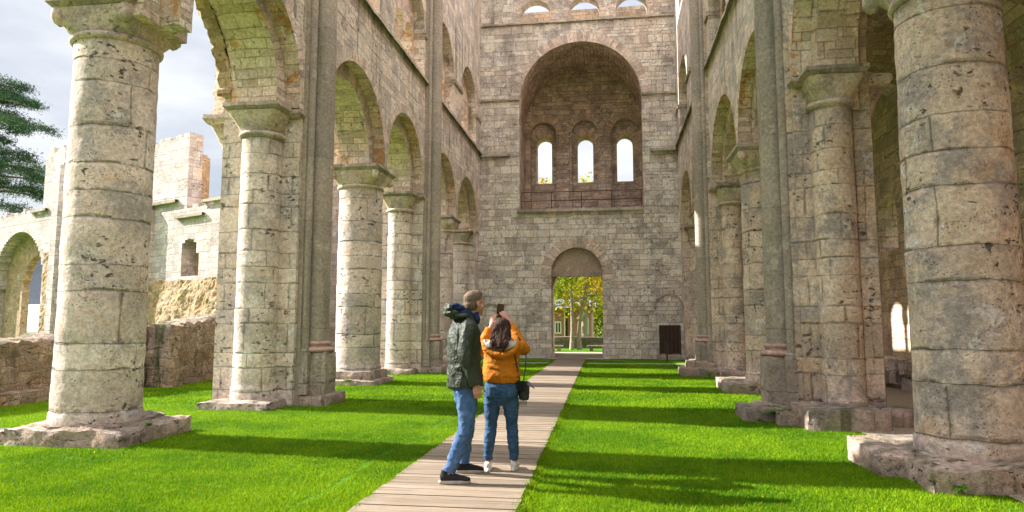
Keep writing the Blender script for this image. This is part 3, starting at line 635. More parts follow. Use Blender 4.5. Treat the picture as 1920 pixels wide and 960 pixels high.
# ledges and string courses on the west wall
def ledge(x0,x1,z,h=.13,p=.16):
    mb=MB(); rough_box(mb,x0,x1,YW-p,YW+.05,z,z+h,.1,.022,2.2,.04,seed=z); mb.build('string_course',M['string'],W)
ledge(-5.78,-4.4,9.1); ledge(1.85,3.03,9.1,.15,.2); ledge(-5.78,-3.95,11.72,.1,.1); ledge(1.52,3.03,11.72,.1,.1); ledge(-5.75,3.03,15.30,.10,.10); ledge(-4.1,1.5,6.5,.14,.15)
for x in (-4.12,1.67):   # capitals at the niche corners
    mb=MB(); mb.box(x-.14,x+.14,YW-.05,YW+.3,10.6,10.98); mb.box(x-.1,x+.1,YW-.02,YW+.3,9.1,10.6); mb.build('niche_shaft',M['west'],W)
# arcade on top
tops=[(-3.28,.72,15.46,15.93),(-1.0,.72,15.46,15.93),(1.17,.72,15.46,15.93)]
mb=MB(); wall(mb,lambda u,d,z:(u,YW+.35+d,z),-7.4,4.6,15.4,21,0,.6,tops,faces=('f','b')); mb.build('upper_wall',M['west'],W)
mb=MB(); wall(mb,lambda u,d,z:(u,YW+3.0+d,z),-7.4,4.6,15.0,17.3,0,.8,(),faces=('f','b')); mb.build('passage_wall',M['aisle'],W)
for o in tops: mb=MB(); ring(mb,lambda u,d,z:(u,YW+.35+d,z),o[0],o[1],o[1]+.28,o[3],15.6,-.005,20); mb.build('voussoir_ring',M['ring'],W)
for x0,x1 in ((-5.78,-5.0),(2.5,3.03),(-2.45,-1.85),(-.15,.32)):
    mb=MB(); mb.box(x0,x1,YW+.22,YW+.346,15.46,15.6); mb.build('impost',M['string'],W)
mb=MB(); mb.box(-5.2,-4.8,YW+.2,YW+.346,15.46,21); mb.build('pilaster',M['west'],W)
# blind arch reliefs
for x,z,r in ((2.52,2.18,.56),(-5.25,1.75,.6)):
    mb=MB(); ring(mb,frW,x,r,r+.07,z,z-.02,-.035,20,thick=.036); soffit(mb,frW,(x,r,z-.02,z),-.035,0,20,False); mb.build('blind_arch',M['base'],W)
# little dark door
d=empty('small_door',(2.53,YW,.2),'low dark brown wooden door at the right foot of the west wall','door')
mb=MB()
for k in range(5): mb.box(2.13+k*.162,2.13+k*.162+.156,YW-.035,YW-.006,.24,1.40)
mb.build('door_leaf',M['wood_dark'],d)
mb=MB(); mb.box(2.08,2.13,YW-.05,YW-.004,.2,1.46); mb.box(2.94,2.99,YW-.05,YW-.004,.2,1.46); mb.box(2.08,2.99,YW-.05,YW-.004,1.402,1.46); mb.build('door_frame',M['iron'],d)
mb=MB(); rough_box(mb,1.95,3.0,YW-.3,YW-.002,0,.2,.08,.01,3,.03); mb.build('door_step',M['plinth'],d)
mb=MB(); tube(mb,[(2.2,YW-.05,.8),(2.2,YW-.09,.8),(2.2,YW-.09,.92),(2.2,YW-.05,.92)],.009,6); mb.build('door_handle',M['iron'],d)
mb=MB(); tube(mb,[(2.25,28.3,0),(2.25,28.3,.78)],.03,10); tube(mb,[(2.25,28.3,.78),(2.25,28.3,.81)],[.038,.02],10); tag(mb.build('post',M['iron']),'thin black iron post standing in the grass before the small door','post')
# railing of the niche
rl=empty('railing',(-1.2,YW+.25,6.66),'thin rusty railing along the sill of the large niche','railing')
mb=MB()
for z in (7.05,7.45): tube(mb,[(-3.95,YW+.2,z),(1.5,YW+.2,z)],.018,6)
mb.build('rail',M['rust'],rl)
for x in (-3.9,-2.55,-1.2,.15,1.45):
    mb=MB(); tube(mb,[(x,YW+.2,6.66),(x,YW+.2,7.46)],.02,6); mb.build('baluster',M['rust'],rl)

# ---------------------------------------------------------------- right aisle
XA=7.2; frA=lambda u,d,z:(XA+d,u,z)
A=empty('aisle_wall',(XA,12,0),'warm shaded outer wall of the right aisle with round-headed windows','wall')
aw=[((a[4]+a[5])/2,.6,3.4,4.4) for a in BR]
mb=MB(); wall(mb,frA,-5,30.2,0,13.2,0,1.1,aw); mb.build('wall',M['aisle'],A)
for o in aw: mb=MB(); ring(mb,frA,o[0],o[1],o[1]+.3,o[3],4.4,-.005,20); mb.build('voussoir_ring',M['ring'],A)
for y,k in SUPR[:-1]:
    mb=MB(); mb.box(XA-.25,XA-.003,y-.4,y+.4,0,5.6); lathe(mb,XA-.3,y,shaft_prof(.26,.25,.1,5.0,.12),24,.006,refr=.26); loft_cap(mb,XA-.3,y,5.0,5.4,.26,0,.38,32,5); mb.box(XA-.72,XA-.002,y-.5,y+.5,5.4,5.6); mb.build('respond',M['rpier'],A)
V=empty('aisle_vault',(6.2,12,5.6),'dark groined rubble vault over the right aisle','vault')
mb=MB(); xa,xb=XR+1.16,XA; cxv=(xa+xb)/2; rv=(xb-xa)/2
# barrel with cross barrels per bay: z = min of the two barrels' lift
def vz(x,y):
    zb=math.sqrt(max(0,rv*rv-(x-cxv)**2))
    for (c,ri,ro,sp,ya,yb) in BR:
        if ya<=y<=yb:
            h=(yb-ya)/2; zz=math.sqrt(max(0,1-((y-(ya+yb)/2)/h)**2))*2.0
            return 5.6+max(zb*1.12,zz)
    return 5.6+zb
xs=[cxv-rv*math.cos(PI*i/18) for i in range(19)]; ys=np.linspace(-5,30.1,240)
mb.grid([[(x,float(y),vz(x,float(y))) for x in xs] for y in ys],[[(x,float(y)) for x in xs] for y in ys]); mb.build('vault_web',M['vault'],V)
for y,k in SUPR[:-1]:
    mb=MB(); fa=lambda u,d,z:(u,y+d,z); soffit(mb,fa,(cxv,rv-.05,5.58,5.7),-.32,.32,24,False); ring(mb,fa,cxv,rv-.05,rv+.35,5.7,5.58,-.32,24); ring(mb,fa,cxv,rv-.05,rv+.35,5.7,5.58,.32,24); mb.build('transverse_arch',M['ring'],V)
mb=MB(); mb.box(XR+1.161,XA+1.1,-5,30.2,13.2,13.5); mb.build('gallery_roof',M['vault'],V)
mb=MB(); mb.box(XR+1.161,XA-.001,-5,30.2,8.3,8.5); mb.build('gallery_floor',M['vault'],V)

# ---------------------------------------------------------------- left side: low wall, standing end of the aisle wall, vault stubs
mb=MB()
def lowtop(x,y):
    b=1.08+.06*(y-10) if y<14.2 else 1.3+.13*(y-14.2)
    return b+.10*noise.noise(Vector((0,y*1.3,2)))+.07*noise.noise(Vector((x*2,y*4,5)))
lw=[(-11.6,10.3,-10.9,14.0),(-11.3,14.0,-10.55,17.6)]
rough_box(mb,-12.2,-11.2,8.8,13.4,0,1.2,.09,.09,2.4,.1,top=lowtop,seed=1)
rough_box(mb,-12.0,-11.0,13.3,15.5,0,1.2,.09,.09,2.4,.1,top=lowtop,seed=2)
rough_box(mb,-11.5,-10.5,15.4,19.,0,1.2,.09,.09,2.4,.1,top=lowtop,seed=3)
rough_box(mb,-10.95,-10.35,15.0,15.6,0,1.2,.09,.06,2.4,.06,top=lambda x,y:1.5,seed=4)
rough_box(mb,-11.35,-10.95,10.2,13.2,0,.25,.09,.05,2.4,.06,seed=6)
tag(mb.build('rubble_wall',M['lowwall']),'low weathered rubble wall with ragged top beyond the left columns','wall')
AE=empty('aisle_wall_remnant',(-10.7,28,0),'tall standing remnant of the left aisle wall by the west front','wall')
mb=MB(); wall(mb,lambda u,d,z:(-10.7-d,u,z),26.4,36,0,8.6,0,1.1,[(28.6,.5,3.2,4.6)]); mb.build('wall',M['ruin'],AE)
mb=MB(); mb.box(-10.72,-10.2,26.2,26.9,0,8.3); lathe(mb,-10.25,26.5,shaft_prof(.25,.24,0,5.2,.15),20,.01,refr=.25); loft_cap(mb,-10.25,26.5,5.2,5.6,.25,0,.38,30,5); mb.build('respond',M['pier'],AE)
mb=MB(); wall(mb,lambda u,d,z:(u,YW+d,z),-10.8,-7.4,0,9.5,0,1.,[(-9.0,.8,0,2.6)]); mb.build('end_wall',M['soffit'],AE)
# broken springers of the vanished aisle vault on piers p1 and p2, and ragged core above the arches
def springer(y,seed,hh,label):
    mb=MB(); n=10; pts=[]
    for k in range(n+1):
        t=k/n; z=5.6+hh*t; w0=.55*(1-.5*t)+.14*noise.noise(Vector((k*.9,seed,0)))*(1 if k>1 else 0); x0=-(XR-XR)+XL-1.42; pts.append((z,x0,x0-max(.1,w0)-.35*t*t))
    P=[];UV=[]
    for z,xa_,xb_ in pts:
        hw=.36; P.append([(xa_,y-hw,z),((xa_+xb_)/2,y-hw-.02,z),(xb_,y-hw*.9,z),(xb_-.03,y,z),(xb_,y+hw*.9,z),(xa_,y+hw,z)]); UV.append([(q[0]+q[1],z) for q in P[-1]])
    mb.grid(P,UV,smooth=False); mb.quad(P[-1],UV[-1])
    return tag(mb.build('vault_springer',M['soffit']),label,'vault remnant','broken springers of the lost aisle vault')
springer(12.55,1,1.6,'broken vault springer on the outer side of the nearest left pier')
springer(21.2,2,2.0,'broken vault springer on the outer side of the second left pier')
def crust(c,ro,sp,a0,a1,seed,label):
    mb=MB(); n=34; P=[];UV=[]
    for k in range(n+1):
        a=a0+(a1-a0)*k/n; row=[];uv=[]
        th=.42+.3*noise.noise(Vector((k*.33,seed,0)))+.12*noise.noise(Vector((k*1.7,seed,3)))
        for (dr,dd) in ((.0,0),(.01,.20+.2*th),(th*.5,.30+.25*th),(th,.15),(th+.15,0)):
            q=noise.noise_vector(Vector((k*.8,dr*7,seed)))*.06; u=c-(ro+dr)*math.cos(a); z=sp+(ro+dr)*math.sin(a)
            row.append((XL-TH-dd+q.x,u+q.y,z+q.z)); uv.append((dd+dr,a*ro))
        P.append(row);UV.append(uv)
    mb.grid(P,UV,smooth=False); tag(mb.build('vault_crust',M['rubble']),label,'vault remnant','ragged remains of the aisle vault')
b=[x for x in BL if 9<x[0]<11.5][0]; crust(b[0],b[2]-.03,b[3],R(92),R(178),1,'ragged ochre rubble clinging to the outer edge of the nearest left arch')

# ---------------------------------------------------------------- ruined church to the left
NR=Vector((-.42,-.907,0)).normalized(); TR=Vector((.907,-.42,0)).normalized(); AR=Vector((-14.5,24,0))
frU=lambda u,d,z:tuple(AR+TR*u-NR*d+Vector((0,0,z)))
def stepped(mb,fr,u0,u1,top,d0,d1,step=.28,hole=None,rag=.0,seed=0):
    """masonry wall whose top and opening break back in steps of whole blocks"""
    n=int(round((u1-u0)/step)); prev=None
    for i in range(n):
        a,b=u0+(u1-u0)*i/n,u0+(u1-u0)*(i+1)/n; m=(a+b)/2
        t=top(m)+rag*noise.noise(Vector((m*1.3,seed,1))); t+=.10*(((i*7919+int(seed)*31)%7)/3-1)*(rag>0); t=round(t/.15)*.15
        segs=[(0,t)]
        if hole:
            h=hole(m)
            if h: segs=[(0,h[0]),(h[1],t)] if h[0]>0 else [(h[1],t)]
        for z0,z1 in segs:
            if z1<=z0: continue
            for D in (d0,d1): mb.quad([fr(a,D,z0),fr(b,D,z0),fr(b,D,z1),fr(a,D,z1)],[(a,z0),(b,z0),(b,z1),(a,z1)])
            for U in (a,b): mb.quad([fr(U,d0,z0),fr(U,d1,z0),fr(U,d1,z1),fr(U,d0,z1)],[(d0,z0),(d1,z0),(d1,z1),(d0,z1)])
            for z in (z0,z1): mb.quad([fr(a,d0,z),fr(b,d0,z),fr(b,d1,z),fr(a,d1,z)],[(a,d0),(b,d0),(b,d1),(a,d1)])
def rough_wall(mb,fr,u0,u1,z0,z1,d,step=.14,amp=.12,seed=0,topf=None):
    us=np.arange(u0,u1+step,step); zs=np.linspace(z0,1,max(3,int((z1-z0)/step)))
    P=[];UV=[]
    for k in range(len(zs)):
        row=[];uv=[]
        for u in us:
            t=(topf(u) if topf else z1); z=z0+(t-z0)*k/(len(zs)-1); q=amp*(noise.noise(Vector((u*.9,z*.9,seed)))+.6*noise.noise(Vector((u*3,z*3,seed)))+.35*noise.noise(Vector((u*8,z*8,seed))))
            row.append(fr(u,d-.12+q,z)); uv.append((u,z))
        P.append(row);UV.append(uv)
    row=[fr(u,d+.3,(topf(u) if topf else z1)+.02) for u in us]; P.append(row); UV.append([(u,z1+.3) for u in us])
    mb.grid(P,UV,smooth=False)
RU=empty('ruined_church',tuple(AR+TR*-8),'roofless white limestone ruin beyond the low wall at the left, stepped and broken on top','building')
def bigtop(u):
    if u<-16.4: return 7.3
    if u<-15.2: return 7.1
    if u<-13.1: return 10.35-.25*abs(math.sin(u*3))
    if u<-5.9: return 7.0
    if u<-2.7: return 9.3-.12*abs(u+2.7)*.3
    return 6.2
arc=(-17.6,2.9,0,3.4)
mb=MB(); stepped(mb,frU,-24,3,lambda u:bigtop(u),0,.6,.2,hole=lambda u:((0,arc_z(arc,u)) if abs(u-arc[0])<2.9 else ((3.4,4.3+math.sqrt(max(0,.6**2-(u+2.3)**2))) if abs(u+2.3)<.6 else None)),rag=.25,seed=1); mb.build('front_wall',M['ruin'],RU)
mb=MB(); stepped(mb,frU,-24,3,lambda u:bigtop(u)-.7 if not(-15.2<u<-13) else 9.4,.6,.95,.2,hole=lambda u:((0,3.4+math.sqrt(max(0,1.75**2-(u+16.6)**2))) if abs(u+16.6)<1.75 else None),rag=.3,seed=2); mb.build('core_wall',M['rubble'],RU)
mb=MB(); stepped(mb,frU,-2.6,2.6,lambda u:7.5-.22*(u+2.6) if u<1 else 5.5,3.4,4.2,.18,rag=.4,seed=5)
stepped(mb,frU,.3,2.0,lambda u:9.0,2.0,3.0,.16,rag=.6,seed=6); mb.build('rear_wall',M['ruin'],RU)
mb=MB(); rough_wall(mb,frU,-5.8,3,0,3.3,0,step=.09,amp=.10,topf=lambda u:3.25+.25*noise.noise(Vector((u*.8,4,0)))); mb.build('rubble_face',M['rubble'],RU); mb=MB(); rough_wall(mb,frU,-14.5,-13.0,0,5,0,seed=3,topf=lambda u:5.0+.3*noise.noise(Vector((u*2,9,0)))); mb.build('rubble_face',M['rubble'],RU)
for u0,u1,z in ((-16.3,-14.6,7.15),(-5.6,-3.2,6.45),(-3.2,-1.3,5.75),(-1.4,3,6.25)):
    mb=MB(); p0=frU(u0,-.15,z);p1=frU(u1,-.15,z);p2=frU(u1,.02,z);p3=frU(u0,.02,z)
    for zz in (0,.12): mb.quad([(p[0],p[1],p[2]+zz) for p in (p0,p1,p2,p3)],[(0,0)]*4)
    mb.quad([p0,p1,(p1[0],p1[1],p1[2]+.12),(p0[0],p0[1],p0[2]+.12)],[(0,0),(2,0),(2,.1),(0,.1)]); mb.build('coping',M['string'],RU)
for u,hh in ((-13.4,9.2),(-5.5,6.3)):
    mb=MB(); 
    for D in (-.35,): mb.quad([frU(u,D,0),frU(u+.6,D,0),frU(u+.6,D,hh),frU(u,D,hh)],[(u,0),(u+.6,0),(u+.6,hh),(u,hh)])
    for U in (u,u+.6): mb.quad([frU(U,-.35,0),frU(U,0,0),frU(U,0,hh),frU(U,-.35,hh)],[(0,0),(.35,0),(.35,hh),(0,hh)])
    mb.quad([frU(u,-.35,hh),frU(u+.6,-.35,hh),frU(u+.6,0,hh+.3),frU(u,0,hh+.3)],[(0,0),(.6,0),(.6,.4),(0,.4)]); mb.build('buttress',M['ruin'],RU)

# houses far off
def house(name,c,rz,lx,ly,hw,hr,wm,rm,label,wins=()):
    root=empty(name,(c[0],c[1],c[2]),label,'house',rz=rz)
    mb=MB(); a,b=lx/2,ly/2
    for s_ in (-1,1): mb.quad([(-a,s_*b,0),(a,s_*b,0),(a,s_*b,hw),(-a,s_*b,hw)],[(-a,0),(a,0),(a,hw),(-a,hw)])
    for s_ in (-1,1): mb.quad([(s_*a,-b,0),(s_*a,b,0),(s_*a,b,hw),(s_*a,0,hw+hr),(s_*a,-b,hw)],[(-b,0),(b,0),(b,hw),(0,hw+hr),(-b,hw)])
    mb.build('wall',wm,root,world=False)
    mb=MB(); e=.35
    for s_ in (-1,1):
        k=hr/b; P=[(-a-e,s_*(b+e),hw-e*k+.05),(a+e,s_*(b+e),hw-e*k+.05),(a+e,0,hw+hr+.05),(-a-e,0,hw+hr+.05)]
        mb.quad(P,[(0,0)]*4); mb.quad([(p[0],p[1],p[2]+.14) for p in P],[(0,0)]*4); mb.quad([P[0],P[1],(P[1][0],P[1][1],P[1][2]+.14),(P[0][0],P[0][1],P[0][2]+.14)],[(0,0)]*4)
        for q in (0,1): mb.quad([P[q],P[3-q],(P[3-q][0],P[3-q][1],P[3-q][2]+.14),(P[q][0],P[q][1],P[q][2]+.14)],[(0,0)]*4)
    mb.build('roof',rm,root,world=False)
    for (x,z,w_,h_) in wins:
        mb=MB(); y=-b-.03; mb.box(x-w_/2-.1,x+w_/2+.1,y,-b-.002,z-.1,z); mb.box(x-w_/2-.1,x+w_/2+.1,y,-b-.002,z+h_,z+h_+.12); mb.box(x-w_/2-.1,x-w_/2,y,-b-.002,z,z+h_); mb.box(x+w_/2,x+w_/2+.1,y,-b-.002,z,z+h_); mb.box(x-.03,x+.03,y,-b-.002,z,z+h_)
        f=mb.build('window',M['white'],root,world=False); mb=MB(); mb.box(x-w_/2,x+w_/2,-b-.015,-b-.001,z,z+h_); mb.build('pane',M['glass'],f,world=False)
    return root
h1=house('brick_house',(-8.0,58,-4.5),0,9,7,7.2,.9,M['brick_house'],M['slate'],'pink brick house behind the garden wall, left half of the view through the portal',[(3.9,5.35,.34,.75),(2.2,5.35,.34,.75)])
h2=house('brick_house',(-2.42,58.4,-4.5),0,1.9,7,7.3,.6,M['brick_house'],M['slate'],'narrow pink brick house with a white window, right of the trunks seen through the portal',[(.42,5.3,.42,1.1)])
mb=MB(); tube(mb,[(4.42,-3.57,0),(4.42,-3.57,7.1)],.05,6); mb.build('drainpipe',M['white'],h1,world=False)
house('stone_house',(-54,60,-3),R(60),12,9,5,5.5,M['gwall'],M['slate'],'grey house with steep dark slate roof seen through the ruined arch at far left')
house('outbuilding',(-43.0,46.5,-3),R(30),9,7,4.0,1.8,M['gwall'],M['white'],'low grey shed with a pale roof inside the ruined arch at far left')
mb=MB(); rough_box(mb,-14,10,43,43.5,-1.5,.72,.3,.05,1,.05); tag(mb.build('garden_wall',M['gwall']),'grey-green garden wall behind the tree seen through the portal','wall')
for x,l in ((-3.35,'weathered stone bench left of the tree seen through the portal'),(-.55,'weathered stone bench right of the tree seen through the portal')):
    bn=empty('stone_bench',(x,38.5,0),l,'bench','benches beyond the portal')
    mb=MB(); rough_box(mb,-.75,.75,-.2,.2,.24,.33,.1,.008,3,.02); mb.build('seat',M['plinth'],bn,world=False)
    for s_ in (-.5,.5): mb=MB(); rough_box(mb,s_-.1,s_+.1,-.15,.15,0,.24,.1,.008,3,.02); mb.build('leg',M['plinth'],bn,world=False)

# ---------------------------------------------------------------- trees
def soup(name,cent,size,mat,parent,kind='leaf',updir=.3,aspect=.6):
    """many little leaf faces; cent (n,3)"""
    n=len(cent); a=rng.normal(size=(n,3)); a/=np.linalg.norm(a,axis=1)[:,None]; b=rng.normal(size=(n,3)); b=np.cross(a,b); b/=np.linalg.norm(b,axis=1)[:,None]
    s=(size*rng.uniform(.6,1.3,n))[:,None]
    v=np.stack([cent-a*s,cent-b*s*aspect,cent+a*s,cent+b*s*aspect],1).reshape(-1,3)
    me=bpy.data.meshes.new(name); me.vertices.add(4*n); me.vertices.foreach_set('co',v.astype(np.float32).ravel())
    me.loops.add(4*n); me.loops.foreach_set('vertex_index',np.arange(4*n,dtype=np.int32)); me.polygons.add(n); me.polygons.foreach_set('loop_start',np.arange(0,4*n,4,dtype=np.int32)); me.polygons.foreach_set('loop_total',np.full(n,4,dtype=np.int32))
    me.update(); me.validate(); me.materials.append(mat); o=bpy.data.objects.new(name,me); COL.objects.link(o); o.parent=parent; return o
def branchy(root,base,h,r,lean=(0,0),nb=14,spread=3,seed=0,mat=None,zb=.35,up=.5):
    rs=random.Random(seed); tips=[]; mb=MB()
    tr=[Vector(base)+Vector((lean[0]*t*h+.12*math.sin(t*5+seed),lean[1]*t*h+.1*math.cos(t*4),t*h)) for t in [i/9 for i in range(10)]]
    tube(mb,tr,[r*(1.25 if i==0 else 1-.8*i/9) for i in range(10)],10)
    mb.build('trunk',mat,root,world=False); mb=MB()
    for k in range(nb):
        t=zb+(1-zb)*(k+.5)/nb; i=min(8,int(t*9)); p=tr[i].lerp(tr[i+1],t*9-i); a=k*2.4+rs.uniform(-.4,.4); ln=spread*(1.1-.7*(t-zb)/(1-zb))*rs.uniform(.7,1.15)
        q=[p+Vector((math.cos(a)*ln*s_,math.sin(a)*ln*s_,ln*up*s_-.15*ln*s_*s_+.08*math.sin(s_*7+k))) for s_ in (0,.25,.5,.75,1)]
        rr=r*.45*(1-.6*t); tube(mb,q,[rr,rr*.8,rr*.6,rr*.4,rr*.15],6); tips.append(q)
        for m_ in range(3):
            s0=rs.choice((1,2,3)); a2=a+rs.uniform(-1.2,1.2); l2=ln*.45; p2=q[s0]; q2=[p2+Vector((math.cos(a2)*l2*s_,math.sin(a2)*l2*s_,l2*.35*s_)) for s_ in (0,.5,1)]; tube(mb,q2,[rr*.4,rr*.3,rr*.1],5); tips.append(q2)
    mb.build('limbs',mat,root,world=False); return tips
def crown(tips,per,sp,seed,flat=1.):
    rs=np.random.default_rng(seed); out=[]
    for q in tips:
        for j,p in enumerate(q[1:]):
            n=int(per*(.5+j/len(q))*rs.uniform(.5,1.4)); out.append(np.array(p)+rs.normal(size=(n,3))*np.array([sp,sp,sp*flat]))
    return np.concatenate(out)
t1=empty('autumn_tree',(-2.35,40.5,0),'autumn tree with twin pale trunks, yellow and orange leaves, framed by the portal','tree')
tp=branchy(t1,(0,0,0),9.5,.12,(.02,0),15,2.9,1,M['bark'],.27,.35)
mbt=MB(); tube(mbt,[(.55,.2,-.05),(.5,.2,.8),(.62,.2,2.),(.9,.1,3.6),(1.6,0,5.5)],[.17,.12,.1,.08,.03],10); mbt.build('trunk',M['bark'],t1,world=False)
rs_=random.Random(5); mbt=MB()
for k in range(8):
    a=rs_.uniform(-1.2,1.4); q=[Vector((.9,.1,3.0+k*.3))+Vector((math.cos(a)*2.6*s_,math.sin(a)*2*s_,.5*s_+.8*s_*s_)) for s_ in (0,.3,.6,1)]; tube(mbt,q,[.07,.05,.035,.01],6); tp.append(q)
mbt.build('limbs',M['bark'],t1,world=False)
cr=crown(tp,150,.46,2)
cr=cr[rng.random(len(cr))<.9]; side=cr[:,0]+rng.normal(size=len(cr))*.6; hgt=cr[:,2]
g_=(side<.1)&(hgt<5)|(rng.random(len(cr))<.12); o_=(~g_)&(side>1.7); y_=(~g_)&(~o_)
soup('crown',cr[g_],.085,M['leaf_g'],t1); soup('crown',cr[o_],.085,M['leaf_o'],t1); soup('crown',cr[y_],.085,M['leaf_y'],t1)
# broader greenery and trees in the far view
def bgtree(x,y,z,h,sp,mats,label,seed,n=130,size=.17):
    t=empty('distant_tree',(x,y,z),label,'tree','trees in the distance'); tp=branchy(t,(0,0,0),h,h*.022,(0,0),14,sp,seed,M['bark'],.3,.4); c=crown(tp,n,sp*.16,seed); m=rng.random(len(c))<.6
    soup('crown',c[m],size,M[mats[0]],t); soup('crown',c[~m],size,M[mats[1]],t)
bgtree(.8,75,-4,9,3.6,('leaf_g','leaf_y'),'distant green tree over the garden wall at the right side of the portal view',3)
bgtree(-6.6,72,-4.5,13,4,('leaf_g','leaf_o'),'distant green tree behind the brick house at the left side of the portal view',4)
bgtree(-5.9,50,-2,13.0,3.4,('leaf_y','leaf_o'),'yellowing treetop showing in the left niche window',5,45)
bgtree(-2.0,52,-2,13.4,3.4,('leaf_y','leaf_g'),'yellowing treetop showing in the middle niche window',6,45)
bgtree(-56,66,-3,9,3.2,('pine','leaf_g'),'dark round tree beside the slate house in the ruined arch',8,60,.2)
# pine at far left
pn=empty('pine_tree',(-60,55,-3),'tall dark pine spreading its boughs in from the left edge','tree')
mb=MB(); tube(mb,[(0,0,0),(.1,0,10),(.4,0,18),(.3,.2,24),(.5,.2,28)],[.8,.65,.5,.3,.08],12); mb.build('trunk',M['bark'],pn,world=False)
mb=MB(); cl=[]; rs_=random.Random(11)
for k in range(40):
    z=14.2+13*(k/39); a=k*2.399 if k%3 else rs_.uniform(-1.4,.3); ln=(12.4-8.5*abs((z-20)/8)**1.5)*rs_.uniform(.6,1.05)
    d_=Vector((math.cos(a),math.sin(a),0)); B_=lambda s_: Vector((.3,0,z))+d_*ln*s_+Vector((0,0,.16*ln*s_-.30*ln*s_*s_))
    tube(mb,[B_(s_) for s_ in (0,.25,.5,.75,1)],[.18,.14,.10,.06,.02],6)
    for s_ in np.linspace(.30,1,13):
        p=B_(s_); wv=ln*.26*(1.2-s_)
        for m_ in range(6):
            off=Vector((-d_.y,d_.x,0))*rs_.uniform(-1,1)*wv*1.5; cl.append(np.array(p+off+Vector((0,0,rs_.uniform(.0,.5)))))
mb.build('limbs',M['bark'],pn,world=False)
cl=np.array(cl); cl=cl[cl[:,0]>-4]
cl=cl[rng.random(len(cl))<.8]; need=np.repeat(cl,30,0)+rng.normal(size=(len(cl)*30,3))*np.array([.34,.34,.20])
soup('crown',need,.15,M['pine'],pn,aspect=.2)

# ---------------------------------------------------------------- grass blades and weeds
def blades(name,n,region,h,wd,mat,dens=None,label=''):
    xy=region(n); n=len(xy); a=rng.uniform(0,2*PI,n); hh=h*rng.uniform(.5,1.25,n); ln=rng.normal(size=(n,2))*hh[:,None]*.45; ww=wd*rng.uniform(.7,1.3,n)
    dx=np.stack([np.cos(a),np.sin(a),np.zeros(n)],1)*ww[:,None]; b=np.concatenate([xy,np.full((n,1),-.004)],1)
    mid=b+np.concatenate([ln*.35,(hh*.6)[:,None]],1); tip=b+np.concatenate([ln,hh[:,None]],1)
    v=np.stack([b-dx,b+dx,mid+dx*.7,mid-dx*.7,tip],1).reshape(-1,3)
    i0=np.arange(n)*5; lo=np.stack([i0,i0+1,i0+2,i0+3,i0+3,i0+2,i0+4],1).ravel().astype(np.int32)
    me=bpy.data.meshes.new(name); me.vertices.add(5*n); me.vertices.foreach_set('co',v.astype(np.float32).ravel()); me.loops.add(7*n); me.loops.foreach_set('vertex_index',lo)
    me.polygons.add(2*n); st=np.stack([np.arange(n)*7,np.arange(n)*7+4],1).ravel().astype(np.int32); tt=np.tile([4,3],n).astype(np.int32)
    me.polygons.foreach_set('loop_start',st); me.polygons.foreach_set('loop_total',tt); me.update(); me.materials.append(mat)
    o=bpy.data.objects.new(name,me); COL.objects.link(o); return o
def reg(y0,y1,p):
    def f(n):
        u=rng.random(n)*1.; y=y0*(y1/y0)**(rng.random(n)**p); x=rng.uniform(-1,1,n)
        lo=np.maximum(-.95*y-1,-14); hi=np.minimum(.70*y+.8,4.1+.25*np.sin(y*2.1)); X=lo+(hi-lo)*u
        path=(X>-1.41-.25*(y-5.5)/24.5-.64)&(X<-1.41-.25*(y-5.5)/24.5+.64)
        ok=~path&~((X<-8.2)&(y>19))&~((y>26.3)&(y<26.95))
        for (cx,cy,hx,hy) in ((-6.72,8.42,.85,.8),(-6.54,17.1,.8,.8),(3.8,7.7,1.0,1.0)): ok&=~((abs(X-cx)<hx)&(abs(y-cy)<hy))
        sx=-2.62+(y-5.75)*.020; ok&=~((abs(X-sx-.05*np.sin(y*2.3))<.026+.02*np.sin(y*9))&(y<12))
        bare=np.sin(X*1.3+y*.7)*np.sin(y*1.1-X*.4); ok&=~((X>2.6)&(rng.random(n)<(X-2.6)*.55))
        return np.stack([X,y],1)[ok]
    return f
tag(blades('grass',620000,reg(3.6,12,1.0),.029,.0026,M['blade']),'short bright green lawn covering the nave floor near the viewer','grass',kind='stuff')
tag(blades('grass_far',260000,reg(12,28,1.0),.034,.0060,M['blade']),'short bright green lawn running on to the west wall','grass',kind='stuff')
def edge(n):
    y=3.5*(29./3.5)**rng.random(n); s_=rng.choice([-1,1],n); X=-1.41-.25*(y-5.5)/24.5+s_*(.62+abs(rng.normal(size=n))*.05); return np.stack([X,y],1)
tag(blades('grass_edge',26000,edge,.055,.0032,M['blade']),'longer tufts of grass fringing both edges of the wooden path','grass',kind='stuff')
def weed(x,y,z,r,n,label,seed):
    rs=random.Random(seed); root=empty('weed',(x,y,z),label,'plant','weeds rooted at the stone plinths'); mb=MB()
    for k in range(n):
        a=rs.uniform(0,2*PI); ln=r*rs.uniform(.5,1.1); up=rs.uniform(.4,1.1); q=[Vector((math.cos(a)*ln*s_,math.sin(a)*ln*s_,ln*(up*s_-.65*s_*s_))) for s_ in (0,.35,.7,1)]
        sd=Vector((-math.sin(a),math.cos(a),0))
        for j in range(3):
            for t in (0,.5):
                p=q[j].lerp(q[j+1],t)
                for sg in (-1,1):
                    l=r*.24*(1.1-.25*j); c_=p+sd*sg*l*.55; d2=(q[j+1]-q[j]).normalized()*l*.35; mb.quad([p,c_+d2*.9,p+sd*sg*l+d2*1.6,c_-d2*.4],[(0,0)]*4)
    mb.build('leaves',M['fern'],root,world=False)
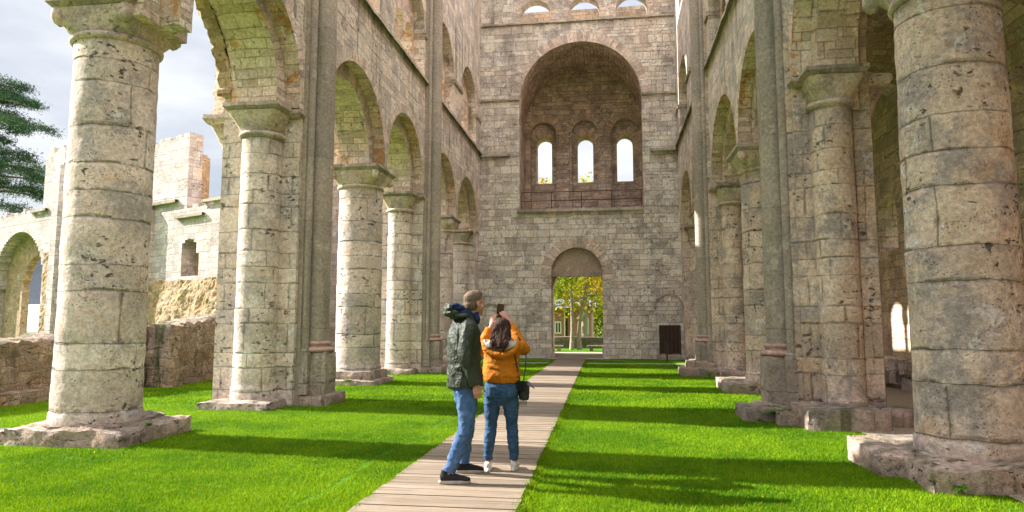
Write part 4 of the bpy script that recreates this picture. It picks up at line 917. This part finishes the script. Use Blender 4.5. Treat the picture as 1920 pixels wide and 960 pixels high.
for i,a in enumerate([(2.55,11.15,.12,.30,26,'leafy weed clump in front of the grey shaft base on the nearest right pier'),(2.98,10.9,.1,.27,24,'leafy weed clump between the block plinths of the nearest right pier'),(4.25,6.68,.17,.26,26,'trailing weed on the broken plinth of the massive right column'),(3.05,6.70,.05,.14,16,'small weed at the corner of the massive right column plinth'),(2.72,8.0,.1,.12,10,'tiny weed on the end block of the massive right column plinth'),
    (2.75,20.0,.1,.26,20,'fern at the plinth of the far right pier'),(-5.95,8.3,.2,.13,14,'tiny weed on the wide plinth of the nearest left column'),(-6.4,16.25,.12,.2,16,'little weed on the stepped plinth of the sunlit left column')]): weed(*a,i)
fl=[]
for k in range(170):
    y=3.8*(24/3.8)**random.random(); x=random.uniform(-.75*y-1,min(3.4,.65*y+.5)); fl.append((x,y,.030 if y<12 else .036))
lv=empty('fallen_leaves',(0,10,0),'scattered small yellow leaves lying on the lawn','leaves'); lv['kind']='stuff'
o_l=soup('leaves',np.array(fl)[::3]-np.array([0,10,0]),.019,M['leaf_y'],None); bpy.data.objects.remove(lv); o_l.name='fallen_leaves'; o_l.location=(0,10,0); tag(o_l,'scattered small yellow leaves lying on the lawn','leaves',kind='stuff')
# fallen stones in the right aisle
rb=empty('rubble_heap',(6.7,17.5,0),'heap of broken carved stones against the right aisle wall','stone heap'); mb=MB(); rs_=random.Random(3)
for k in range(16):
    x,y,z=6.75+rs_.uniform(-.3,.2),17.3+rs_.uniform(-.8,1.3),rs_.uniform(0,.5); s_=rs_.uniform(.12,.26); rough_box(mb,x-s_,x+s_,y-s_*1.2,y+s_*1.2,z-.05,z+s_*1.3,.1,.05,3,.08,seed=k)
mb.build('stones',M['ruin'],rb)

# ---------------------------------------------------------------- people
def catmull(vals,sub):
    v=[np.array(x,float) for x in vals]; out=[]
    for i in range(len(v)-1):
        p0=v[max(i-1,0)];p1=v[i];p2=v[i+1];p3=v[min(i+2,len(v)-1)]
        for k in range(sub):
            t=k/sub; out.append(.5*((2*p1)+(-p0+p2)*t+(2*p0-5*p1+4*p2-p3)*t*t+(-p0+3*p1-3*p2+p3)*t**3))
    out.append(v[-1]); return out
def loft(mb,secs,ref=(1,0,0),sub=4,seg=20):
    """secs: (x,y,z,ra,rb): ra along ref, rb across; closed with rounded ends"""
    S_=catmull(secs,sub); P=[]; n=len(S_); cs=[Vector(q[:3]) for q in S_]
    for i,q in enumerate(S_):
        t=(cs[min(i+1,n-1)]-cs[max(i-1,0)]).normalized(); a=Vector(ref); a=(a-t*a.dot(t)).normalized(); b=t.cross(a)
        P.append([cs[i]+a*q[3]*math.cos(2*PI*k/seg)+b*q[4]*math.sin(2*PI*k/seg) for k in range(seg+1)])
    mb.grid(P,[[(0,0)]*(seg+1)]*n)
    mb.quad(P[0][:-1],[(0,0)]*seg); mb.quad(P[-1][:-1][::-1],[(0,0)]*seg)
def ell(mb,c,r,rot=None,seg=18,rings=12):
    P=[]; c=Vector(c); M_=Matrix.Rotation(rot[0],3,rot[1]) if rot else Matrix.Identity(3)
    for i in range(rings+1):
        a=PI*i/rings; P.append([c+M_@Vector((r[0]*math.sin(a)*math.cos(2*PI*k/seg),r[1]*math.sin(a)*math.sin(2*PI*k/seg),r[2]*math.cos(a))) for k in range(seg+1)])
    mb.grid(P,[[(0,0)]*(seg+1)]*(rings+1))
def blob(mb,name,mat,parent,voxel=.01,smooth=4,fold=0,fsc=6,fst=(1,1,1),cut=None,fn=None):
    me=bpy.data.meshes.new('tmp'); me.from_pydata(mb.v,[],mb.f); bm=bmesh.new(); bm.from_mesh(me); bmesh.ops.remove_doubles(bm,verts=bm.verts,dist=1e-5); bmesh.ops.recalc_face_normals(bm,faces=bm.faces); bm.to_mesh(me); bm.free()
    o=bpy.data.objects.new('tmp',me); COL.objects.link(o)
    m=o.modifiers.new('r','REMESH'); m.mode='VOXEL'; m.voxel_size=voxel
    if smooth: m=o.modifiers.new('s','SMOOTH'); m.iterations=smooth; m.factor=.5
    dg=bpy.context.evaluated_depsgraph_get(); nm=bpy.data.meshes.new_from_object(o.evaluated_get(dg)); bpy.data.objects.remove(o); bpy.data.meshes.remove(me)
    if fold or fn:
        no=np.zeros(len(nm.vertices)*3); nm.vertices.foreach_get('normal',no); no=no.reshape(-1,3); co=np.zeros(len(nm.vertices)*3); nm.vertices.foreach_get('co',co); co=co.reshape(-1,3)
        for i in range(len(co)):
            p=co[i]; v=Vector((p[0]*fst[0],p[1]*fst[1],p[2]*fst[2]))*fsc
            n_=abs(noise.noise(v+noise.noise_vector(v*.4)*.9)); q=fold*((1-min(1,n_*2.6))**1.5*1.3-.4)+fold*.45*((1-min(1,abs(noise.noise(v*2.1+Vector((5,0,0))))*3))-.3)
            if fn: q+=fn(p)
            co[i]=p+no[i]*q
        nm.vertices.foreach_set('co',co.ravel())
    nm.polygons.foreach_set('use_smooth',np.ones(len(nm.polygons),dtype=bool)); nm.materials.clear(); nm.materials.append(mat); nm.update(); nm.name=name
    ob=bpy.data.objects.new(name,nm); COL.objects.link(ob); ob.parent=parent; return ob
def hand(mb,w,d,nrm,thumb,curl,size=1.,spread=.12):
    """w wrist, d direction of the palm, nrm the way the palm faces, thumb the side of the thumb"""
    w,d,nrm,thumb=[Vector(x) for x in (w,d,nrm,thumb)]; d.normalize(); nrm=(nrm-d*nrm.dot(d)).normalized(); s_=d.cross(nrm); s_=s_ if s_.dot(thumb)>0 else -s_
    L_=.092*size; 
    loft(mb,[(*(w-d*.03),.027*size,.021*size),(*(w+d*.01),.030*size,.020*size),(*(w+d*L_*.5),.041*size,.017*size),(*(w+d*L_*.95),.040*size,.014*size)],ref=tuple(s_),sub=3,seg=14)
    for k,(off,ln) in enumerate(((.030,.072),(.0105,.080),(-.0095,.075),(-.029,.060))):
        p=w+d*L_*.85+s_*off*size; dr=(d+s_*off*spread*28*.12).normalized(); pts=[p-d*.02]; ang=0
        pts.append(p)
        for j,f in enumerate((.45,.32,.25)):
            ang+=curl*(.55,.75,.5)[j]; dd=(dr*math.cos(ang)+nrm*math.sin(ang)); p=p+dd*ln*size*f*1.05; pts.append(p)
        tube(mb,pts,[.0092*size,.0092*size,.0085*size,.0078*size,.0062*size],8)
    p=w+d*L_*.22+s_*.026*size; q=(s_*.75+d*.6+nrm*.25).normalized(); q2=(s_*.25+d*.85+nrm*.5).normalized()
    tube(mb,[p-s_*.012,p+q*.028*size,p+q*.050*size+q2*.006,p+q*.052*size+q2*.030*size,p+q*.050*size+q2*.052*size],[.014*size,.0125*size,.0105*size,.0095*size,.007*size],8)
def head(mb,c,f,up=(0,0,1),k=1.):
    """skull, jaw, nose, brow, ears, lips; f = way the face looks"""
    c=Vector(c); f=Vector(f).normalized(); u=Vector(up); u=(u-f*u.dot(f)).normalized(); r=f.cross(u)
    B=lambda a,b,d: c+(r*a+f*b+u*d)*k
    Mx=Matrix((r,f,u)).transposed()
    def e(p,rad): 
        P=[]; cc=B(*p)
        for i in range(11):
            a=PI*i/10; P.append([cc+Mx@Vector((rad[0]*math.sin(a)*math.cos(2*PI*j/16)*k,rad[1]*math.sin(a)*math.sin(2*PI*j/16)*k,rad[2]*math.cos(a)*k)) for j in range(17)])
        mb.grid(P,[[(0,0)]*17]*11)
    e((0,-.012,.035),(.076,.096,.085)); e((0,.025,-.03),(.062,.068,.075)); e((0,.045,-.078),(.042,.045,.036)); e((0,.072,-.098),(.022,.02,.018))
    e((0,.082,.018),(.048,.016,.012)); e((0,.095,-.012),(.0095,.016,.026)); e((0,.102,-.030),(.015,.017,.011)); e((0,.086,-.062),(.022,.012,.006)); e((0,.084,-.074),(.019,.012,.006))
    for s_ in (-1,1): e((s_*.030,.078,.002),(.015,.012,.010)); e((s_*.078,-.008,-.012),(.009,.019,.032)); e((s_*.050,.045,-.035),(.022,.03,.03))
    return B,e
def shoe(parent,ankle,yaw,L_,mat_u,mat_s,tall=.085,wid=.047,col_=.045):
    a=Vector(ankle); f=Vector((-math.sin(yaw),math.cos(yaw),0)); r=Vector((f.y,-f.x,0)); g=lambda t,z:tuple(Vector((a.x,a.y,0))+f*t+Vector((0,0,z)))
    h=L_*.27
    mb=MB(); loft(mb,[(*g(-h*.95,.05),wid*.62,.030),(*g(-h*.5,.055),wid*.82,.040),(*g(L_*.1,.058),wid*.9,.038),(*g(L_*.35,.045),wid*1.02,.030),(*g(L_*.58,.036),wid*.92,.022),(*g(L_*.70,.030),wid*.5,.014)],ref=tuple(r),sub=4,seg=18)
    loft(mb,[(*g(-h*.35,.05),wid*.7,wid*1.1),(*g(-h*.25,tall),wid*.72,wid*1.05),(*g(-h*.2,tall+.02),wid*.70,wid*1.0)],ref=tuple(r),sub=2,seg=16)
    up=blob(mb,'shoe',mat_u,parent,.006,3)
    mb=MB(); P=[];n=28
    for z,k in ((.0,.97),(.006,1.02),(.024,1.03),(.030,.98)):
        row=[]
        for i in range(n+1):
            t=2*PI*i/n; x=math.cos(t); y=math.sin(t); ww=wid*(1.05 if y>0 else .86)*(1-.10*abs(y)); ctr=L_*.20; hl=L_*.5
            q=Vector((a.x,a.y,0))+f*(ctr+hl*y*k)+r*(ww*(abs(x)**.8)*(1 if x>0 else -1)*k)+Vector((0,0,z)); row.append(q)
        P.append(row)
    mb.grid(P,[[(0,0)]*(n+1)]*4); mb.quad(P[0][:-1],[(0,0)]*n); mb.quad(P[-1][:-1],[(0,0)]*n); mb.build('sole',mat_s,up,world=False)
    mb=MB()
    for i in range(4):
        t=L_*(.10+.065*i); z=.098-.011*i; p=Vector((a.x,a.y,0))+f*t+Vector((0,0,z)); tube(mb,[p-r*.022-Vector((0,0,.006)),p+Vector((0,0,.003)),p+r*.022-Vector((0,0,.006))],.0035,5)
    mb.build('laces',mat_u if mat_s is not mat_u else mat_s,up,world=False); return up

# -- the man
ZP=.043
man=empty('person',(-1.44,6.47,ZP),'man in a dark olive jacket and jeans looking on, standing left of the woman','person',rz=R(-62))
mb=MB(); HC=(.015,.150,1.655); HF=Vector((-.35,1,.03))
Bm,em=head(mb,HC,HF,k=1.0)
loft(mb,[(0,.06,1.36,.07,.06),(.0,.085,1.46,.060,.058),(.01,.115,1.56,.056,.056),(.012,.13,1.62,.05,.05)],sub=3)
loft(mb,[(0,.05,.92,.13,.09),(0,.05,1.1,.13,.09),(0,.05,1.3,.15,.09),(0,.055,1.42,.11,.07)],sub=3)
for sx,hp,kn,an in ((1,(.09,.05,.92),(.115,.045,.50),(.12,-.125,.10)),(-1,(-.09,.05,.92),(-.19,.15,.50),(-.27,.13,.10))):
    loft(mb,[(*hp,.06,.06),(*kn,.045,.045),(*an,.032,.035),(an[0],an[1]+.02,.06,.03,.035)],sub=4)
sh=[((.185,.045,1.43),(.262,-.015,1.17),(.235,.10,.90)),((-.185,.05,1.43),(-.26,.02,1.17),(-.22,.15,.93))]
for a_,b_,c_ in sh: loft(mb,[(*a_,.04,.04),(*b_,.035,.035),(*c_,.026,.024)],sub=4,seg=12)
hand(mb,(.235,.10,.895),(-.02,.22,-1),(-1,.15,0),(0,1,0),.75,1.02)
hand(mb,(-.22,.15,.925),(.02,.25,-1),(1,0,0),(0,1,0),.6,1.0)
mb2=mb; body=blob(mb,'body',M['skin'],man,.0055,2)
mb=MB(); c=Vector(HC); f=HF.normalized(); u=Vector((0,0,1)); r=f.cross(u)
def he(p,rad,k=1.):
    P=[]; cc=c+(r*p[0]+f*p[1]+u*p[2]); Mx=Matrix((r,f,u)).transposed()
    for i in range(13):
        a=PI*i/12; P.append([cc+Mx@Vector((rad[0]*math.sin(a)*math.cos(2*PI*j/20),rad[1]*math.sin(a)*math.sin(2*PI*j/20),rad[2]*math.cos(a))) for j in range(21)])
    mb.grid(P,[[(0,0)]*21]*13)
he((0,-.022,.050),(.0785,.096,.079)); he((0,-.045,-.005),(.074,.070,.075)); he((0,.022,.092),(.056,.056,.040))
blob(mb,'hair',M['hair_m'],man,.006,2,fold=.0025,fsc=45)
# trousers
mb=MB()
loft(mb,[(0,.05,1.0,.15,.115),(0,.045,.92,.155,.12),(0,.05,.84,.15,.12)],sub=3)
loft(mb,[(.075,.055,.92,.09,.10),(.095,.055,.78,.088,.100),(.11,.050,.62,.078,.086),(.115,.043,.50,.064,.070),(.118,-.02,.34,.058,.064),(.12,-.085,.18,.054,.060),(.12,-.125,.095,.054,.062)],sub=5,seg=24)
loft(mb,[(-.075,.06,.92,.09,.10),(-.12,.085,.78,.088,.098),(-.165,.125,.62,.076,.083),(-.19,.150,.50,.062,.068),(-.225,.145,.34,.056,.062),(-.255,.135,.18,.054,.060),(-.27,.13,.10,.053,.060)],sub=5,seg=24)
blob(mb,'jeans',M['denim_m'],man,.007,2,fold=.0075,fsc=5.2,fst=(1.6,1.6,1.5))
# jacket
mb=MB()
loft(mb,[(0,.065,.865,.205,.165),(0,.06,.95,.205,.165),(0,.055,1.05,.198,.158),(0,.05,1.2,.205,.155),(0,.048,1.34,.215,.150),(0,.055,1.43,.19,.125),(0,.075,1.50,.11,.095),(0,.09,1.54,.085,.08)],sub=5,seg=32)
for sx,(a_,b_,c_) in zip((1,-1),sh):
    loft(mb,[(a_[0]*.72,a_[1],a_[2]+.005,.075,.085),(a_[0]*1.05,a_[1]-.005,a_[2]-.03,.078,.088),((a_[0]+b_[0])/2*1.03,(a_[1]+b_[1])/2-.01,(a_[2]+b_[2])/2,.068,.078),(b_[0],b_[1],b_[2],.062,.070),((b_[0]+c_[0])/2,(b_[1]+c_[1])/2,(b_[2]+c_[2])/2,.056,.062),(c_[0],c_[1],c_[2]-.0,.050,.054)],ref=(0,1,0),sub=5,seg=24)
jk=blob(mb,'jacket',M['olive'],man,.0085,3,fold=.0105,fsc=6.0,fst=(1.5,1.5,.75),fn=lambda p:(-.006*math.exp(-((p[2]-1.08)/.02)**2) if abs(p[0])<.2 else 0))
mb=MB(); ell(mb,(.0,.035,1.545),(.115,.10,.055)); loft(mb,[(.0,.14,1.44,.070,.03),(.0,.165,1.51,.080,.035),(0,.13,1.56,.085,.05)],sub=4); ell(mb,(0,-.035,1.605),(.105,.085,.042)); ell(mb,(.03,-.06,1.635),(.07,.05,.02))
blob(mb,'collar',M['navy'],man,.006,2,fold=.010,fsc=11)
mb=MB(); ell(mb,(.03,-.115,1.612),(.085,.032,.045)); ell(mb,(.0,-.075,1.565),(.125,.075,.038)); ell(mb,(.02,.0,1.53),(.15,.09,.035))
blob(mb,'hood',M['olive'],man,.007,2,fold=.009,fsc=9)
shoe(man,(.12,-.125,.1),R(-14),.29,M['shoe_b'],M['sole'],.10); shoe(man,(-.27,.13,.1),R(-12),.29,M['shoe_b'],M['sole'],.10)

# -- the woman
wom=empty('person',(-1.10,6.93,ZP),'dark haired woman in a mustard jacket and jeans, seen from behind taking a picture','person',rz=R(4))
mb=MB(); HW=(.005,.045,1.405); HFW=Vector((-.12,1,.22)); head(mb,HW,HFW,k=.93)
loft(mb,[(0,.0,1.2,.06,.05),(0,.01,1.28,.05,.05),(0,.03,1.38,.046,.046)],sub=3)
loft(mb,[(0,.0,.80,.13,.09),(0,.0,.95,.11,.08),(0,.0,1.15,.13,.08),(0,0,1.25,.10,.06)],sub=3)
LA=((-.155,.0,1.235),(-.225,.17,1.195),(-.135,.30,1.445)); RA=((.155,.0,1.235),(.215,.17,1.205),(.045,.31,1.50))
for a_,b_,c_ in (LA,RA): loft(mb,[(*a_,.035,.035),(*b_,.030,.032),(*c_,.021,.021)],sub=4,seg=12)
for hp,kn,an in (((-.085,0,.82),(-.105,.015,.45),(-.13,-.01,.09)),((.085,0,.82),(.105,.025,.45),(.125,.03,.09))):
    loft(mb,[(*hp,.06,.06),(*kn,.042,.045),(*an,.030,.034),(an[0],an[1]+.01,.05,.028,.034)],sub=4)
hand(mb,(-.133,.303,1.45),(.18,.25,1),(.55,.8,0),(1,0,0),.55,.90)
hand(mb,(.042,.313,1.505),(-.62,.25,.8),(-.3,.9,.1),(-.2,0,-1),.55,.90)
blob(mb,'body',M['skin'],wom,.005,2)
mb=MB(); c=Vector(HW); f=HFW.normalized(); u=(Vector((0,0,1))-f*f.z).normalized(); r=f.cross(u)
he((0,-.02,.035),(.086,.094,.088)); he((0,-.058,-.03),(.088,.062,.085))
for k,(x0,x1,yy,z1) in enumerate(((-.05,-.072,-.095,1.235),(-.03,-.035,-.105,1.20),(0,-.005,-.108,1.21),(.03,.035,-.105,1.19),(.052,.066,-.092,1.23),(-.060,-.088,-.06,1.275),(.062,.085,-.06,1.265))):
    loft(mb,[(x0*.6,-.035,1.45,.028,.028),(x0*1.1,-.068,1.37,.036,.034),((x0+x1)/2,yy*1.25,1.30,.034,.026),(x1,yy*1.25-.055,z1+.045,.024,.015),(x1*1.08,yy*1.25-.07,z1-.005,.006,.005)],sub=4,seg=10)
def strands(p): return .002*math.sin(p[0]*420+4*math.sin(p[2]*11))+.003*noise.noise(Vector((p[0]*60,p[1]*30,p[2]*8)))
blob(mb,'hair',M['hair_w'],wom,.0055,2,fold=.003,fsc=10,fst=(3,3,.7),fn=strands)
mb=MB(); rs_=random.Random(9)
for k in range(34):
    x=rs_.uniform(-.08,.08); x2=x*1.1+rs_.uniform(-.02,.02); ze=rs_.uniform(1.19,1.27); tube(mb,[(x,-.075,1.40),(x*1.1,-.120,1.33),(x2,-.165,1.26),(x2+rs_.uniform(-.02,.02),-.19,ze-.02)],[.004,.004,.003,.001],5)
mb.build('hair_strands',M['hair_w'],wom,world=False)
mb=MB()
loft(mb,[(0,0,.93,.150,.105),(0,-.005,.86,.165,.125),(0,-.012,.78,.178,.138),(0,-.005,.70,.165,.12),(0,0,.655,.12,.09)],sub=4,seg=28)
for sx,kx,ky in ((-1,-.105,.015),(1,.105,.025)):
    ell(mb,(sx*.082,-.055,.775),(.085,.085,.085))
    ax=(-.13,-.01) if sx<0 else (.125,.03)
    loft(mb,[(sx*.085,-.01,.80,.088,.11),(sx*.092,0,.68,.086,.098),(sx*.100,.01,.56,.072,.080),(kx,ky,.45,.060,.066),((kx+ax[0])/2,(ky+ax[1])/2-.012,.31,.058,.066),(ax[0],ax[1],.17,.047,.053),(ax[0],ax[1],.105,.046,.050)],sub=5,seg=22)
blob(mb,'jeans',M['denim_w'],wom,.0075,3,fold=.0055,fsc=7,fst=(1,1,2.6),fn=lambda p:(-.006*math.exp(-(p[0]/.006)**2) if .66<p[2]<.92 and p[1]<0 else 0)+(-.003*math.exp(-((p[2]-.89)/.005)**2)))
for sx in (-1,1):   # back pockets
    mb=MB(); cx=sx*.085; P=[]
    for z,hw in ((.835,.055),(.80,.055),(.765,.052),(.742,.03)):
        P.append([(cx+t*hw,-.148-.006*math.cos(t*1.4)-(.835-z)*.08+.030*abs(t)**2,z) for t in (-1,-.5,0,.5,1)])
    mb.grid(P,[[(0,0)]*5]*4); mb.build('back_pocket',M['denim_w'],wom,world=False)
mb=MB()
loft(mb,[(.005,0,.885,.178,.140),(.005,-.005,.93,.190,.155),(0,-.005,1.0,.185,.150),(0,-.005,1.10,.180,.142),(0,0,1.19,.185,.130),(0,.0,1.255,.165,.105),(0,.01,1.30,.10,.08),(0,.02,1.325,.075,.07)],sub=5,seg=32)
for (a_,b_,c_) in (LA,RA):
    sx=1 if a_[0]>0 else -1
    loft(mb,[(a_[0]*.7,0,a_[2]+.0,.07,.075),(a_[0]*1.04,.02,a_[2]-.005,.075,.078),((a_[0]+b_[0])/2+sx*.008,.10,(a_[2]+b_[2])/2-.01,.068,.070),(b_[0],b_[1],b_[2],.062,.064),((b_[0]+c_[0])/2,(b_[1]+c_[1])/2,(b_[2]+c_[2])/2-.0,.054,.054),(b_[0]+(c_[0]-b_[0])*.84,b_[1]+(c_[1]-b_[1])*.84,b_[2]+(c_[2]-b_[2])*.84,.045,.045)],ref=(0,0,1),sub=5,seg=22)
def quilt(p):
    return -.0045*math.exp(-((p[2]-1.06)/.010)**2)-.0035*math.exp(-((p[2]-.925)/.006)**2)-.004*math.exp(-((math.hypot(p[0]*.9,p[2]-1.30)-.30)/.010)**2 if p[1]<-.05 else -99)
blob(mb,'jacket',M['mustard'],wom,.008,3,fold=.0075,fsc=6,fst=(1,1,1.7),fn=quilt)
# hood lying on the back: mustard outside, pale lining within
mb=MB()
n=13; pts=[]
for k in range(n):
    a=PI*(k/(n-1)); x=-.165*math.cos(a); z=1.275-.125*math.sin(a)**.8; y=-.095-.055*math.sin(a); pts.append((x,y,z,.026+.016*math.sin(a),.024+.010*math.sin(a)))
loft(mb,pts,ref=(0,1,0),sub=3,seg=14); ell(mb,(0,-.105,1.17),(.135,.055,.085))
blob(mb,'hood',M['mustard'],wom,.007,3,fold=.005,fsc=11)
mb=MB()
pts=[]
for k in range(n):
    a=PI*(k/(n-1)); x=-.156*math.cos(a); z=1.300-.085*math.sin(a)**.8; y=-.090-.058*math.sin(a); pts.append((x,y,z,.020+.004*math.sin(a),.018+.008*math.sin(a)))
loft(mb,pts,ref=(0,1,0),sub=3,seg=14); ell(mb,(0,-.118,1.262),(.135,.056,.062))
blob(mb,'hood_lining',M['lining'],wom,.006,3,fold=.003,fsc=14)
shoe(wom,(-.13,-.01,.09),R(8),.235,M['shoe_w'],M['shoe_w'],.062,.038); shoe(wom,(.125,.03,.09),R(-8),.235,M['shoe_w'],M['shoe_w'],.062,.038)
# phone
ph=empty('phone',(-1.10-.078,6.93+.395,ZP+1.60),'dark smartphone held up in both hands of the woman in the mustard jacket','phone',rz=R(4)); ph.rotation_euler.y=R(8); ph.rotation_euler.x=R(6)
def rbox(w_,h_,t,r_,y0):
    mb=MB(); pts=[]
    for cx,cz,a0 in ((w_-r_,h_-r_,0),(-w_+r_,h_-r_,PI/2),(-w_+r_,-h_+r_,PI),(w_-r_,-h_+r_,1.5*PI)):
        for k in range(5): a=a0+PI/2*k/4; pts.append((cx+r_*math.cos(a),cz+r_*math.sin(a)))
    n=len(pts); A_=[(p[0],y0,p[1]+.0) for p in pts]; B_=[(p[0],y0+t,p[1]) for p in pts]; mb.quad(A_,[(0,0)]*n); mb.quad(B_,[(0,0)]*n)
    for i in range(n): j=(i+1)%n; mb.quad([A_[i],A_[j],B_[j],B_[i]],[(0,0)]*4)
    return mb
rbox(.038,.076,.009,.009,0).build('case',M['black'],ph,world=False); rbox(.034,.068,.001,.005,-.0012).build('screen',M['screen'],ph,world=False)
# bag
bg_=empty('shoulder_bag',(-1.10+.235,6.93-.03,ZP+.70),'small black shoulder bag with fringe hanging at the right hip of the woman','bag',rz=R(-20))
mb=MB(); loft(mb,[(0,0,0,.050,.030),(0,0,.05,.056,.040),(0,0,.13,.054,.038),(0,0,.19,.045,.026)],sub=4); blob(mb,'pouch',M['black'],bg_,.006,2,fold=.004,fsc=14)
mb=MB(); P=[[(x,-.048-.006*math.sin(x*40),z) for x in (-.055,-.03,0,.03,.055)] for z in (.19,.14,.09)]; mb.grid(P,[[(0,0)]*5]*3); mb.quad([(.05,-.04,.16),(.135,-.03,.115),(.12,-.02,.14),(.055,0,.19)],[(0,0)]*4); mb.build('flap',M['black'],bg_,world=False)
mb=MB()
for k in range(9): x=-.045+k*.011; tube(mb,[(x,-.03,.02),(x,-.034,-.02),(x+.002*((k%3)-1)*2,-.03,-.055)],[.003,.0028,.001],5)
mb.build('fringe',M['black'],bg_,world=False)
mb=MB(); tube(mb,[(-.035,-.02,.17),(-.05,-.055,.32),(-.06,-.09,.48),(-.065,-.075,.57),(-.06,-.01,.625),(-.06,.09,.56),(-.05,.15,.42),(-.04,.10,.27),(-.02,.02,.18)],.0065,6); mb.build('strap',M['black'],bg_,world=False)
